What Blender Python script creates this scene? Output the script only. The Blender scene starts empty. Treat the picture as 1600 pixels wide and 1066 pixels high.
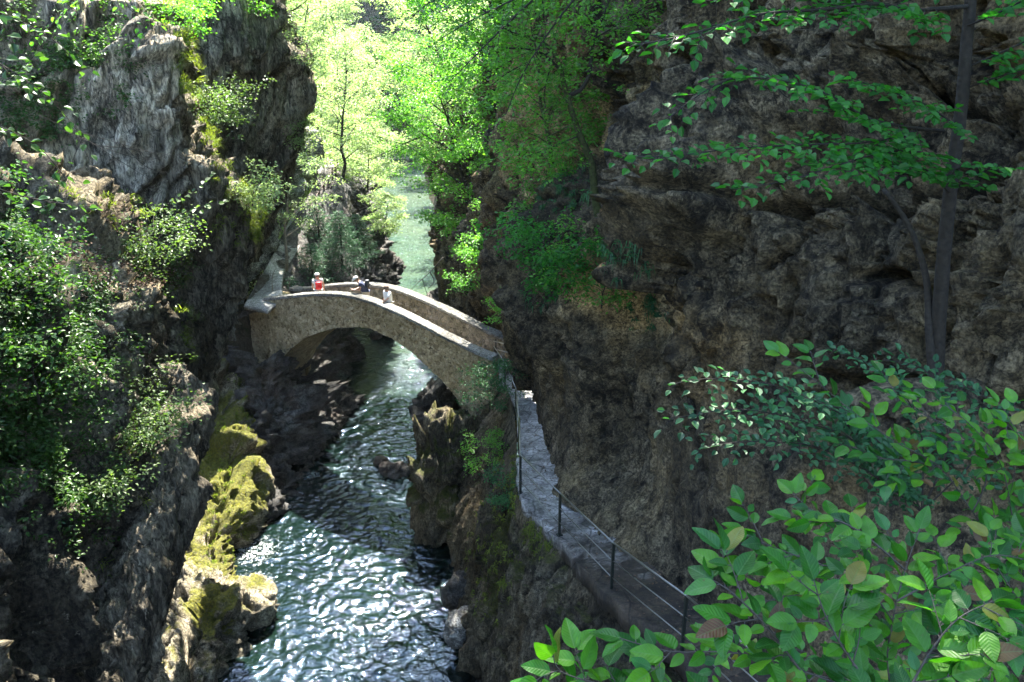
import bpy, math, random
import numpy as np
from mathutils import Vector

# ------------------------------------------------------------------ scene, camera, light
S = bpy.context.scene
random.seed(7)
RNG = np.random.RandomState(11)
PITCH = math.radians(20.0)
FPX = 1256.0
CAM = np.array([0.0, 0.0, 17.5])
SUN_AZ = math.radians(3.0)      # from +Y towards -X
SUN_EL = math.radians(58.0)

cd = bpy.data.cameras.new("camera")
cam = bpy.data.objects.new("camera", cd)
S.collection.objects.link(cam)
cam.location = CAM
cam.rotation_euler = (math.pi / 2 - PITCH, 0, 0)
cd.sensor_width = 36.0
cd.lens = FPX / 1600 * 36.0
cd.clip_start = 0.05
cd.clip_end = 3000
S.camera = cam
cd.dof.use_dof = False

w = bpy.data.worlds.new("World")
S.world = w
w.use_nodes = True
nt = w.node_tree
bg = nt.nodes["Background"]
sky = nt.nodes.new("ShaderNodeTexSky")
sky.sky_type = 'NISHITA'
sky.sun_disc = False
sky.sun_elevation = SUN_EL
sky.sun_rotation = SUN_AZ
sky.air_density = 1.0
sky.dust_density = 0.7
sky.ozone_density = 1.0
nt.links.new(sky.outputs[0], bg.inputs[0])
bg.inputs[1].default_value = 0.15

ld = bpy.data.lights.new("sun", 'SUN')
ld.energy = 5.0
ld.angle = math.radians(0.5)
ld.color = (1.0, 0.94, 0.84)
sun = bpy.data.objects.new("sun", ld)
S.collection.objects.link(sun)
sdir = Vector((math.sin(SUN_AZ) * math.cos(SUN_EL), math.cos(SUN_AZ) * math.cos(SUN_EL), math.sin(SUN_EL)))
sun.rotation_euler = sdir.to_track_quat('Z', 'Y').to_euler()
sun.location = (-20, 60, 80)

S.view_settings.view_transform = 'Standard'
S.view_settings.look = 'None'
S.view_settings.exposure = 3.2
S.view_settings.gamma = 1.0
S.view_settings.use_curve_mapping = False
S.render.engine = 'CYCLES'
S.cycles.max_bounces = 8
S.cycles.diffuse_bounces = 4
S.cycles.glossy_bounces = 3
S.cycles.transmission_bounces = 4
S.cycles.transparent_max_bounces = 8
S.cycles.volume_bounces = 1
S.cycles.sample_clamp_indirect = 6.0
S.cycles.caustics_reflective = False
S.cycles.caustics_refractive = False
try:
    S.cycles.use_denoising = True
    S.cycles.denoiser = 'OPENIMAGEDENOISE'
except Exception:
    pass

# ------------------------------------------------------------------ numeric helpers
SP, CP = math.sin(PITCH), math.cos(PITCH)

def ray(u, v):
    a, b = (u - 800) / FPX, (v - 533) / FPX
    return np.array([a, CP - b * SP, -SP - b * CP])

def P(u, v, Y):
    d = ray(u, v)
    return CAM + d * (Y / d[1])

def Pz(u, v, z):
    d = ray(u, v)
    return CAM + d * ((z - CAM[2]) / d[2])

def proj(p):
    q = np.asarray(p, float) - CAM
    f = q[..., 1] * CP - q[..., 2] * SP; up = q[..., 1] * SP + q[..., 2] * CP
    return 800 + FPX * q[..., 0] / f, 533 - FPX * up / f

_perm = np.random.RandomState(3).permutation(256).astype(np.int64)
_perm = np.concatenate([_perm, _perm, _perm])
_grad = np.random.RandomState(4).normal(size=(256, 3))
_grad /= np.linalg.norm(_grad, axis=1)[:, None]

def _h(i, j, k):
    return _perm[(_perm[(_perm[i & 255] + j) & 255] + k) & 255]

def perlin(p):
    p = np.asarray(p, float)
    i = np.floor(p).astype(np.int64)
    f = p - i
    q = f * f * f * (f * (f * 6 - 15) + 10)
    out = 0
    for dx in (0, 1):
        wx = q[..., 0] if dx else 1 - q[..., 0]
        for dy in (0, 1):
            wy = q[..., 1] if dy else 1 - q[..., 1]
            for dz in (0, 1):
                wz = q[..., 2] if dz else 1 - q[..., 2]
                g = _grad[_h(i[..., 0] + dx, i[..., 1] + dy, i[..., 2] + dz)]
                d = f - np.array([dx, dy, dz])
                out = out + wx * wy * wz * (g * d).sum(-1)
    return out * 1.6

def fbm(p, octs=4, gain=0.5, lac=2.03):
    a, s, o = 1.0, 0.0, 0.0
    p = np.asarray(p, float)
    for k in range(octs):
        o = o + a * perlin(p + 17.3 * k)
        p = p * lac
        a *= gain
    return o

def ridged(p, octs=4, gain=0.5):
    a, o = 1.0, 0.0
    p = np.asarray(p, float)
    for k in range(octs):
        o = o + a * (1 - 2 * np.abs(perlin(p + 9.1 * k)))
        p = p * 2.1
        a *= gain
    return o

_cell = np.random.RandomState(5).rand(256, 3)
_cval = np.random.RandomState(6).rand(256)

def worley(p):
    """F1, F2 and the cell value"""
    p = np.asarray(p, float)
    i = np.floor(p).astype(np.int64)
    f = p - i
    F1 = np.full(p.shape[:-1], 9.0)
    F2 = np.full(p.shape[:-1], 9.0)
    V = np.zeros(p.shape[:-1])
    for dx in (-1, 0, 1):
        for dy in (-1, 0, 1):
            for dz in (-1, 0, 1):
                h = _h(i[..., 0] + dx, i[..., 1] + dy, i[..., 2] + dz)
                d = _cell[h] + np.array([dx, dy, dz]) - f
                d = np.sqrt((d * d).sum(-1))
                nearer = d < F1
                F2 = np.where(nearer, F1, np.minimum(F2, d))
                V = np.where(nearer, _cval[h], V)
                F1 = np.where(nearer, d, F1)
    return F1, F2, V

_tilt = np.random.RandomState(8).normal(size=(256, 3))

def blocks(p):
    """angular rock: every Voronoi cell is a tilted plane; returns height and edge distance"""
    p = np.asarray(p, float)
    i = np.floor(p).astype(np.int64); f = p - i
    F1 = np.full(p.shape[:-1], 9.0); F2 = F1.copy(); H = np.zeros(p.shape[:-1])
    for dx in (-1, 0, 1):
        for dy in (-1, 0, 1):
            for dz in (-1, 0, 1):
                h = _h(i[..., 0] + dx, i[..., 1] + dy, i[..., 2] + dz)
                vec = f - (_cell[h] + np.array([dx, dy, dz]))
                d = np.sqrt((vec * vec).sum(-1))
                hh = (_cval[h] - 0.5) + 0.9 * (vec * _tilt[h]).sum(-1)
                nearer = d < F1
                F2 = np.where(nearer, F1, np.minimum(F2, d))
                H = np.where(nearer, hh, H)
                F1 = np.where(nearer, d, F1)
    return H, F2 - F1

def catmull(ctrl, n, axis=0, closed=False):
    """resample control array along axis to n samples, roughly by arc length"""
    c = np.moveaxis(np.asarray(ctrl, float), axis, 0)
    m = c.shape[0]
    seg = np.linalg.norm(np.diff(c, axis=0), axis=-1)
    while seg.ndim > 1:
        seg = seg.mean(-1)
    seg = np.maximum(seg, 1e-3)
    L = np.concatenate([[0], np.cumsum(seg)])
    t = np.linspace(0, L[-1], n)
    k = np.clip(np.searchsorted(L, t, side='right') - 1, 0, m - 2)
    f = (t - L[k]) / seg[k]
    p0 = c[np.maximum(k - 1, 0)]
    p1 = c[k]
    p2 = c[k + 1]
    p3 = c[np.minimum(k + 2, m - 1)]
    f = f.reshape((-1,) + (1,) * (c.ndim - 1))
    m1 = (p2 - p0) * 0.5
    m2 = (p3 - p1) * 0.5
    r = ((2 * f**3 - 3 * f**2 + 1) * p1 + (f**3 - 2 * f**2 + f) * m1 +
         (-2 * f**3 + 3 * f**2) * p2 + (f**3 - f**2) * m2)
    return np.moveaxis(r, 0, axis)

def grid_normals(G):
    du = np.gradient(G, axis=0)
    dv = np.gradient(G, axis=1)
    n = np.cross(du, dv)
    n /= (np.linalg.norm(n, axis=-1)[..., None] + 1e-9)
    return n

def grid_faces(nr, nc, off=0):
    idx = np.arange(nr * nc).reshape(nr, nc) + off
    a = idx[:-1, :-1].ravel(); b = idx[:-1, 1:].ravel()
    c = idx[1:, 1:].ravel(); d = idx[1:, :-1].ravel()
    return np.stack([a, b, c, d], 1)

# ------------------------------------------------------------------ object helpers
def link(o):
    S.collection.objects.link(o)
    return o

def mesh_obj(name, V, F, mat=None, parent=None, smooth=True, tri=False):
    """V (n,3), F (m,3|4) int arrays -> one mesh object"""
    V = np.asarray(V, np.float32); F = np.asarray(F, np.int32)
    me = bpy.data.meshes.new(name)
    k = F.shape[1]
    me.vertices.add(len(V)); me.vertices.foreach_set("co", V.ravel())
    me.loops.add(F.size); me.loops.foreach_set("vertex_index", F.ravel())
    me.polygons.add(len(F))
    me.polygons.foreach_set("loop_start", np.arange(0, F.size, k, dtype=np.int32))
    me.polygons.foreach_set("loop_total", np.full(len(F), k, np.int32))
    me.polygons.foreach_set("use_smooth", np.full(len(F), smooth, bool))
    me.update(calc_edges=True)
    me.validate()
    if mat: me.materials.append(mat)
    o = bpy.data.objects.new(name, me)
    link(o)
    if parent is not None: o.parent = parent
    return o

def tag(o, label=None, cat=None, group=None, kind=None):
    if label: o["label"] = label
    if cat: o["category"] = cat
    if group: o["group"] = group
    if kind: o["kind"] = kind
    return o

def empty(name, loc=(0, 0, 0), rz=0, label=None, cat=None, group=None):
    o = bpy.data.objects.new(name, None)
    o.location = loc
    o.rotation_euler = (0, 0, rz)
    link(o)
    return tag(o, label, cat, group)

def adopt(child, root):
    """parent a world-space mesh to a thing's empty, shifting its vertices to the local frame"""
    child.parent = root
    child.matrix_parent_inverse = root.matrix_basis.inverted()
    return child

class Acc:
    def __init__(s): s.V = []; s.F = []; s.n = 0
    def add(s, V, F):
        V = np.asarray(V, float).reshape(-1, 3); F = np.asarray(F, int)
        s.V.append(V); s.F.append(F + s.n); s.n += len(V)
    def build(s, name, mat, parent=None, smooth=True):
        F = np.concatenate(s.F)
        return mesh_obj(name, np.concatenate(s.V), F, mat, parent, smooth)
    def tube(s, pts, rad, n=8):
        pts = np.asarray(pts, float); m = len(pts)
        rad = np.broadcast_to(np.asarray(rad, float), (m,))
        T = np.gradient(pts, axis=0); T /= np.linalg.norm(T, axis=1)[:, None] + 1e-9
        ref = np.array([0, 0, 1.0]) if abs(T[:, 2]).mean() < 0.8 else np.array([1.0, 0, 0])
        A = np.cross(T, ref); A /= np.linalg.norm(A, axis=1)[:, None] + 1e-9
        B = np.cross(T, A)
        th = np.linspace(0, 2 * math.pi, n, endpoint=False)
        R = pts[:, None] + rad[:, None, None] * (np.cos(th)[None, :, None] * A[:, None] + np.sin(th)[None, :, None] * B[:, None])
        V = R.reshape(-1, 3)
        F = []
        i = np.arange(m - 1)[:, None] * n; j = np.arange(n)[None]
        F = np.stack([i + j, i + (j + 1) % n, i + n + (j + 1) % n, i + n + j], -1).reshape(-1, 4)
        c0, c1 = len(V), len(V) + 1
        V = np.concatenate([V, pts[:1], pts[-1:]])
        jj = np.arange(0, n, 1)
        capa = np.stack([np.full(n, c0), (jj + 1) % n, jj, jj], 1)[:, :4]
        # caps as quads over pairs (n even)
        e = np.arange(0, n, 2)
        ca = np.stack([np.full(len(e), c0), (e + 2) % n, (e + 1) % n, e], 1)
        o = (m - 1) * n
        cb = np.stack([np.full(len(e), c1), o + e, o + (e + 1) % n, o + (e + 2) % n], 1)
        s.add(V, np.concatenate([F, ca, cb]))
    def box(s, c, sx, sy, sz, rz=0.0):
        c = np.asarray(c, float)
        v = np.array([[x, y, z] for z in (-1, 1) for y in (-1, 1) for x in (-1, 1)], float) * np.array([sx, sy, sz]) / 2
        r = np.array([[math.cos(rz), -math.sin(rz), 0], [math.sin(rz), math.cos(rz), 0], [0, 0, 1]])
        v = v @ r.T + c
        s.add(v, [[0, 2, 3, 1], [4, 5, 7, 6], [0, 1, 5, 4], [2, 6, 7, 3], [0, 4, 6, 2], [1, 3, 7, 5]])

# ------------------------------------------------------------------ materials
MATS = {}
def new_mat(name):
    m = bpy.data.materials.new(name); m.use_nodes = True
    nt = m.node_tree; b = nt.nodes["Principled BSDF"]
    return m, nt, b

def N(nt, t, **kw):
    n = nt.nodes.new(t)
    for k, v in kw.items():
        if k.startswith('i_'):
            key = k[2:]
            n.inputs[int(key) if key.isdigit() else key].default_value = v
        else: setattr(n, k, v)
    return n

def ramp(nt, fac, stops, interp='LINEAR'):
    r = nt.nodes.new("ShaderNodeValToRGB")
    r.color_ramp.interpolation = interp
    e = r.color_ramp.elements
    while len(e) > 1: e.remove(e[-1])
    e[0].position = stops[0][0]; e[0].color = stops[0][1]
    for p, c in stops[1:]:
        x = e.new(p); x.color = c
    nt.links.new(fac, r.inputs[0])
    return r

def g(v): return (v, v, v, 1)
def c3(r, gg, b): return (r, gg, b, 1)

def noise(nt, co, scale, detail=5, rough=0.55, dist=0.0):
    n = N(nt, "ShaderNodeTexNoise")
    n.inputs["Scale"].default_value = scale
    n.inputs["Detail"].default_value = detail
    n.inputs["Roughness"].default_value = rough
    n.inputs["Distortion"].default_value = dist
    nt.links.new(co, n.inputs["Vector"])
    return n

def mixc(nt, fac, a, b, mode='MIX'):
    m = nt.nodes.new("ShaderNodeMix"); m.data_type = 'RGBA'; m.blend_type = mode
    for sock, val in ((m.inputs[0], fac), (m.inputs[6], a), (m.inputs[7], b)):
        if hasattr(val, 'links') or isinstance(val, bpy.types.NodeSocket): nt.links.new(val, sock)
        else: sock.default_value = val
    return m.outputs[2]

def math_n(nt, op, a, b=0.0, clamp=False):
    m = nt.nodes.new("ShaderNodeMath"); m.operation = op; m.use_clamp = clamp
    for sock, val in ((m.inputs[0], a), (m.inputs[1], b)):
        if isinstance(val, bpy.types.NodeSocket): nt.links.new(val, sock)
        else: sock.default_value = val
    return m.outputs[0]

def rock_mat(name, dark, light, warm=None, moss=0.5, moss_col=(0.07, 0.11, 0.012), moss_bias=0.0,
             sc=1.0, bump=0.9, stretch=(1, 1, 1), wet=0.0, streak=0.4, rotz=0.0, spots=(), pale=()):
    m, nt, b = new_mat(name)
    geo = N(nt, "ShaderNodeNewGeometry")
    mp = N(nt, "ShaderNodeMapping"); mp.inputs["Scale"].default_value = stretch
    mp.inputs["Rotation"].default_value = (0, rotz, 0)
    nt.links.new(geo.outputs["Position"], mp.inputs["Vector"])
    co = mp.outputs[0]
    n1 = noise(nt, co, 0.45 * sc, 6, 0.6, 0.4)
    n2 = noise(nt, co, 3.2 * sc, 8, 0.68, 0.6)
    n3 = noise(nt, co, 19.0 * sc, 6, 0.7)
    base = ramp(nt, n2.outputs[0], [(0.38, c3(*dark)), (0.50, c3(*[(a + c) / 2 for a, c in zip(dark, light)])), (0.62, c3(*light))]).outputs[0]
    if warm:
        wf = ramp(nt, n1.outputs[0], [(0.45, g(0)), (0.65, g(1))]).outputs[0]
        base = mixc(nt, wf, base, mixc(nt, 0.6, base, c3(*warm)))
    nL = noise(nt, geo.outputs["Position"], 0.28, 4, 0.6, 0.6)
    base = mixc(nt, 1.0, base, ramp(nt, nL.outputs[0], [(0.36, g(0.45)), (0.5, g(0.95)), (0.62, g(1.55))]).outputs[0], 'MULTIPLY')
    # fine grain
    gr = ramp(nt, n3.outputs[0], [(0.38, g(0.35)), (0.5, g(0.95)), (0.62, g(1.6))]).outputs[0]
    base = mixc(nt, 1.0, base, gr, 'MULTIPLY')
    # run-off streaks
    mp2 = N(nt, "ShaderNodeMapping"); mp2.inputs["Scale"].default_value = (2.2, 2.2, 0.22)
    nt.links.new(geo.outputs["Position"], mp2.inputs["Vector"])
    ns = noise(nt, mp2.outputs[0], 1.1, 5, 0.6, 0.3)
    sf = ramp(nt, ns.outputs[0], [(0.50, g(0)), (0.66, g(streak))]).outputs[0]
    base = mixc(nt, sf, base, c3(0.022, 0.02, 0.014))
    for (cx_, cy_, cz_, r_) in pale:      # lighter, warmer tan patches around set points
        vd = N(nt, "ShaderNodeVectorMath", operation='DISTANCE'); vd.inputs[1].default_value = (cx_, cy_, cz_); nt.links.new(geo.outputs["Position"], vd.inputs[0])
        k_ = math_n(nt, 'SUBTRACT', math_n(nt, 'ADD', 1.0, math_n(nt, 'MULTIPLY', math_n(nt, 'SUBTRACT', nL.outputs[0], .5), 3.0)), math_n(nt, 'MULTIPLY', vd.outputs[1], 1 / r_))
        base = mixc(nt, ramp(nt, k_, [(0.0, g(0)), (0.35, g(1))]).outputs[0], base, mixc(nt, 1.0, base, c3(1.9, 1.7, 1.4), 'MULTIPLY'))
    # pale lichen / lime flecks
    n4 = noise(nt, co, 7.5 * sc, 4, 0.75)
    lf = ramp(nt, n4.outputs[0], [(0.63, g(0)), (0.70, g(0.55))]).outputs[0]
    base = mixc(nt, lf, base, c3(*[min(1, c * 1.7) for c in light]))
    # cracks
    vo = N(nt, "ShaderNodeTexVoronoi", feature='DISTANCE_TO_EDGE'); vo.inputs["Scale"].default_value = 0.9 * sc
    wv = N(nt, "ShaderNodeVectorMath", operation='ADD'); 
    sc_n = N(nt, "ShaderNodeVectorMath", operation='SCALE'); sc_n.inputs[3].default_value = 0.9
    nt.links.new(n2.outputs[1], sc_n.inputs[0]); nt.links.new(sc_n.outputs[0], wv.inputs[1]); nt.links.new(co, wv.inputs[0])
    nt.links.new(wv.outputs[0], vo.inputs["Vector"])
    cr = ramp(nt, vo.outputs[0], [(0.0, g(0.0)), (0.02, g(1))]).outputs[0]
    vo2 = N(nt, "ShaderNodeTexVoronoi", feature='DISTANCE_TO_EDGE'); vo2.inputs["Scale"].default_value = 3.4 * sc
    nt.links.new(wv.outputs[0], vo2.inputs["Vector"])
    cr2 = math_n(nt, 'MAXIMUM', ramp(nt, vo2.outputs[0], [(0.0, g(0.0)), (0.03, g(1))]).outputs[0], ramp(nt, n1.outputs[0], [(0.46, g(0)), (0.54, g(1))]).outputs[0])
    cr = math_n(nt, 'MULTIPLY', cr, cr2)
    base = mixc(nt, cr, mixc(nt, 0.85, base, c3(0.01, 0.009, 0.007)), base)
    # moss on faces that look up, broken by noise
    sep = N(nt, "ShaderNodeSeparateXYZ"); nt.links.new(geo.outputs["Normal"], sep.inputs[0])
    nm = noise(nt, geo.outputs["Position"], 0.9, 6, 0.65, 0.5)
    a = math_n(nt, 'MULTIPLY', nm.outputs[0], 2.2)
    a = math_n(nt, 'ADD', a, math_n(nt, 'MULTIPLY', sep.outputs[2], 0.9))
    a = math_n(nt, 'SUBTRACT', a, 1.9 - moss - moss_bias)
    for (cx_, cy_, cz_, r_) in spots:
        vd = N(nt, "ShaderNodeVectorMath", operation='DISTANCE'); vd.inputs[1].default_value = (cx_, cy_, cz_); nt.links.new(geo.outputs["Position"], vd.inputs[0])
        a = math_n(nt, 'ADD', a, math_n(nt, 'MULTIPLY', math_n(nt, 'SUBTRACT', 1.0, math_n(nt, 'MULTIPLY', vd.outputs[1], 1 / r_), clamp=True), 0.95))
    mf = math_n(nt, 'MULTIPLY', a, 2.6, clamp=True)
    mf = math_n(nt, 'MULTIPLY', mf, ramp(nt, n3.outputs[0], [(0.34, g(.25)), (0.5, g(1))]).outputs[0])
    nmc = noise(nt, geo.outputs["Position"], 14.0, 4, 0.7)
    mc = ramp(nt, nmc.outputs[0], [(0.35, c3(*[c * 0.45 for c in moss_col])), (0.55, c3(*moss_col)), (0.75, c3(moss_col[0] * 1.9, moss_col[1] * 1.5, moss_col[2] * 1.4))]).outputs[0]
    if moss > 0.01:
        base = mixc(nt, mf, base, mc)
    nt.links.new(base, b.inputs["Base Color"])
    b.inputs["Roughness"].default_value = 0.85 - 0.35 * wet
    b.inputs["Specular IOR Level"].default_value = 0.25 + 0.3 * wet
    # bump
    vch = N(nt, "ShaderNodeTexVoronoi", feature='F1'); vch.inputs["Scale"].default_value = 5.5 * sc
    nt.links.new(wv.outputs[0], vch.inputs["Vector"])
    h = math_n(nt, 'MULTIPLY', n2.outputs[0], 0.9)
    h = math_n(nt, 'ADD', h, math_n(nt, 'MULTIPLY', vch.outputs[0], 0.45))
    h = math_n(nt, 'ADD', h, math_n(nt, 'MULTIPLY', n3.outputs[0], 0.28))
    h = math_n(nt, 'ADD', h, math_n(nt, 'MULTIPLY', cr, 0.18))
    h = math_n(nt, 'ADD', h, math_n(nt, 'MULTIPLY', math_n(nt, 'MULTIPLY', mf, nmc.outputs[0]), 0.35))
    bp = N(nt, "ShaderNodeBump"); bp.inputs["Strength"].default_value = bump; bp.inputs["Distance"].default_value = 0.22
    nt.links.new(h, bp.inputs["Height"]); nt.links.new(bp.outputs[0], b.inputs["Normal"])
    return m

def leaf_mat(name, ca, cb, trans=0.45, tcol=None, rough=0.42, brown=0.0, veins=False):
    m, nt, b = new_mat(name)
    geo = N(nt, "ShaderNodeNewGeometry")
    col = ramp(nt, geo.outputs["Random Per Island"], [(0.0, c3(*ca)), (1.0, c3(*cb))]).outputs[0]
    n1 = noise(nt, geo.outputs["Position"], 0.8, 2, 0.5)
    col = mixc(nt, 1.0, col, ramp(nt, n1.outputs[0], [(0.3, g(0.65)), (0.7, g(1.3))]).outputs[0], 'MULTIPLY')
    if brown:
        n2 = noise(nt, geo.outputs["Position"], 30.0, 3, 0.6)
        bf = ramp(nt, n2.outputs[0], [(0.66, g(0)), (0.72, g(brown))]).outputs[0]
        col = mixc(nt, bf, col, c3(0.10, 0.05, 0.015))
    nt.links.new(col, b.inputs["Base Color"])
    b.inputs["Roughness"].default_value = rough
    b.inputs["Specular IOR Level"].default_value = 0.32
    tr = N(nt, "ShaderNodeBsdfTranslucent")
    tc = mixc(nt, 1.0, col, c3(*(tcol or (2.2, 1.9, 0.6))), 'MULTIPLY')
    nt.links.new(tc, tr.inputs[0])
    mx = N(nt, "ShaderNodeMixShader"); mx.inputs[0].default_value = trans
    out = nt.nodes["Material Output"]
    nt.links.new(b.outputs[0], mx.inputs[1]); nt.links.new(tr.outputs[0], mx.inputs[2])
    nt.links.new(mx.outputs[0], out.inputs[0])
    return m

def plain(name, col, rough=0.6, metal=0.0, var=0.15, sc=8.0, bump=0.0, spec=0.4):
    m, nt, b = new_mat(name)
    geo = N(nt, "ShaderNodeNewGeometry")
    n1 = noise(nt, geo.outputs["Position"], sc, 4, 0.6)
    f = ramp(nt, n1.outputs[0], [(0.3, g(1 - var)), (0.7, g(1 + var))]).outputs[0]
    nt.links.new(mixc(nt, 1.0, c3(*col), f, 'MULTIPLY'), b.inputs["Base Color"])
    b.inputs["Roughness"].default_value = rough; b.inputs["Metallic"].default_value = metal
    b.inputs["Specular IOR Level"].default_value = spec
    if bump:
        bp = N(nt, "ShaderNodeBump"); bp.inputs["Strength"].default_value = bump; bp.inputs["Distance"].default_value = 0.02
        nt.links.new(n1.outputs[0], bp.inputs["Height"]); nt.links.new(bp.outputs[0], b.inputs["Normal"])
    return m

M = {}
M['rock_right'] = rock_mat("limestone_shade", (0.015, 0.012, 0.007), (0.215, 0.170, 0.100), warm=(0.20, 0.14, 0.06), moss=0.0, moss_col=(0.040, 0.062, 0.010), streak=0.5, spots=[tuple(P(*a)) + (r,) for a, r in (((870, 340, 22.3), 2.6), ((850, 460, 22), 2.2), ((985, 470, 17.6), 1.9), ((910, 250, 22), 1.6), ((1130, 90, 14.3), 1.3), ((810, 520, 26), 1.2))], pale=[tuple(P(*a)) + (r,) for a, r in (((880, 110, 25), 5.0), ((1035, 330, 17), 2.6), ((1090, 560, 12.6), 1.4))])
M['rock_left'] = rock_mat("limestone_left", (0.05, 0.043, 0.030), (0.36, 0.31, 0.22), warm=(0.18, 0.14, 0.07), moss=-0.05, moss_col=(0.07, 0.10, 0.012), stretch=(1, 1, 0.6))
M['rock_slab'] = rock_mat("limestone_slab", (0.09, 0.078, 0.056), (0.44, 0.38, 0.28), warm=(0.28, 0.22, 0.12), moss=0.0, moss_col=(0.09, 0.13, 0.012), stretch=(1.3, 1.3, 0.35), sc=.8, rotz=-0.5, spots=[tuple(P(*a)) + (r,) for a, r in (((150, 110, 15), 1.5), ((60, 200, 14), 1.2), ((300, 60, 16), 1.0), ((345, 230, 16.5), .9), ((390, 330, 16.5), .8), ((450, 60, 25), 1.6))])
M['rock_pale'] = rock_mat("limestone_pale", (0.10, 0.10, 0.092), (0.34, 0.335, 0.31), moss=-0.35, streak=0.15)
M['rock_moss'] = rock_mat("limestone_mossy", (0.10, 0.085, 0.05), (0.42, 0.37, 0.27), moss=0.10, moss_col=(0.15, 0.155, 0.018), streak=0.0, spots=[tuple(P(*a)) + (r,) for a, r in (((360, 680, 29), 4.5), ((370, 790, 26), 2.6), ((345, 860, 23.8), 1.6), ((330, 960, 20.6), 1.1))])
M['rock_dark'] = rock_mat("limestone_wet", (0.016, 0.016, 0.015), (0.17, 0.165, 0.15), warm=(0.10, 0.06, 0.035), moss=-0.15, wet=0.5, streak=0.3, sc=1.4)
M['rock_bank'] = rock_mat("limestone_bank", (0.03, 0.026, 0.016), (0.17, 0.145, 0.095), warm=(0.11, 0.075, 0.03), moss=0.10, moss_col=(0.062, 0.070, 0.012), streak=0.3, stretch=(1, 1, 0.5), spots=[tuple(P(*a)) + (r,) for a, r in (((768, 900, 17.8), 3.0), ((700, 740, 27), 3.0), ((790, 780, 18.5), 1.6))])

def sm_(x, a, b):
    t = np.clip((x - a) / (b - a), 0, 1); return t * t * (3 - 2 * t)

# ------------------------------------------------------------------ rock sheets
def sheet(name, ctrl, mat, res=0.12, amp=0.5, f=0.35, facet=0.35, ff=0.5, fine=0.10, seed=0.0,
          stretch=(1, 1, 1), sign=1.0, edge0=0.0, crack=0.25, maxn=700, calm=None, cap=None, rot=0.0, cracks=None, strata=0.0):
    """ctrl [row][col] of world points -> displaced surface, densely gridded"""
    C = np.array([[np.asarray(p, float) for p in r] for r in ctrl])
    lr = np.linalg.norm(np.diff(C, axis=0), axis=-1).sum(0).mean()
    lc = np.linalg.norm(np.diff(C, axis=1), axis=-1).sum(1).mean()
    nr = int(min(maxn, max(8, lr / res))); nc = int(min(maxn, max(8, lc / res)))
    G = catmull(catmull(C, nr, 0), nc, 1)
    n = grid_normals(G)
    # make normals face the gorge side that the camera sees
    mid = G.reshape(-1, 3); dots = ((CAM - mid) * n.reshape(-1, 3)).sum(1)
    if np.median(dots) < 0: n = -n; flip = True
    else: flip = False
    ca, sa_ = math.cos(rot), math.sin(rot)
    Gr = np.stack([G[..., 0] * ca - G[..., 2] * sa_, G[..., 1], G[..., 0] * sa_ + G[..., 2] * ca], -1)
    q = Gr * np.array(stretch) + seed
    wq = q + 0.22 * np.stack([fbm(q * 0.7 + 3, 3), fbm(q * 0.7 + 31, 3), fbm(q * 0.7 + 57, 3)], -1)
    d = amp * fbm(q * f, 5, 0.5)
    H1, E1 = blocks(wq * ff)
    H2, E2 = blocks(wq * ff * 2.6 + 11)
    H3, E3 = blocks(wq * ff * 6.5 + 23)
    s1 = sm_(E1, 0, 0.16)
    d = d + facet * H1 * (0.55 + 0.45 * s1) + facet * 0.45 * H2 * (0.4 + 0.6 * sm_(E2, 0, 0.16)) + facet * 0.24 * H3 + facet * 0.10 * blocks(wq * ff * 15 + 37)[0]
    msk = sm_(fbm(q * 0.5 + 7, 2), -0.25, 0.25)
    d = d - crack * (1 - np.clip(E1 / 0.07, 0, 1)) * msk - crack * 0.35 * (1 - np.clip(E2 / 0.08, 0, 1)) * (1 - msk)
    d = d + fine * ridged(q * 2.3, 4, 0.55) + fine * 0.3 * fbm(q * 9, 3, 0.6)
    if strata:
        zt = Gr[..., 2] * 0.75 + 0.9 * fbm(G * 0.22 + 3, 3); fz = zt - np.floor(zt)
        d = d + strata * (fz - 0.5) * sm_(fbm(G * 0.3 + 50, 2), -0.3, 0.2)
    if cracks:
        U, Vp = proj(G)
        for pts, wpx, dep in cracks:
            pts = np.array(pts, float); best = np.full(U.shape, 1e9)
            Uw = U + 9 * fbm(G * 1.3, 3); Vw = Vp + 9 * fbm(G * 1.3 + 20, 3)
            for a_, b_ in zip(pts[:-1], pts[1:]):
                ab_ = b_ - a_; t_ = np.clip(((Uw - a_[0]) * ab_[0] + (Vw - a_[1]) * ab_[1]) / (ab_ @ ab_), 0, 1)
                best = np.minimum(best, np.hypot(Uw - a_[0] - t_ * ab_[0], Vw - a_[1] - t_ * ab_[1]))
            d = d - dep * np.exp(-(best / wpx) ** 2)
    if calm is not None: d = d * calm(G)
    G = G + n * d[..., None] * sign
    if cap is not None:
        zz = G[..., 2]; over = np.maximum(zz - cap, 0)
        G[..., 2] = np.where(zz > cap, cap + 0.12 * over, zz)
        G[..., 1] += over * 0.9; G[..., 0] += over * (0.5 if G[..., 0].mean() > 0 else -0.6)
    Fc = grid_faces(nr, nc)
    if flip: Fc = Fc[:, ::-1]
    o = mesh_obj(name, G.reshape(-1, 3), Fc, mat)
    o["_"] = 1; del o["_"]
    return o, G

def rows(data):
    return [[P(*p) for p in r] for r in data]

# ================================================================== SETTING
RC = np.array([(-40, -4), (0, -4.6), (19, -5.2), (24, -5.5), (34, -6.6), (45, -8.2), (56, -8.6), (70, -9.2), (105, -14.5), (138, -19), (170, -34), (230, -75), (420, -200)], float)
def xriver(Y): return np.interp(Y, RC[:, 0], RC[:, 1])
def sm(x, a, b):
    t = np.clip((x - a) / (b - a), 0, 1); return t * t * (3 - 2 * t)

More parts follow.
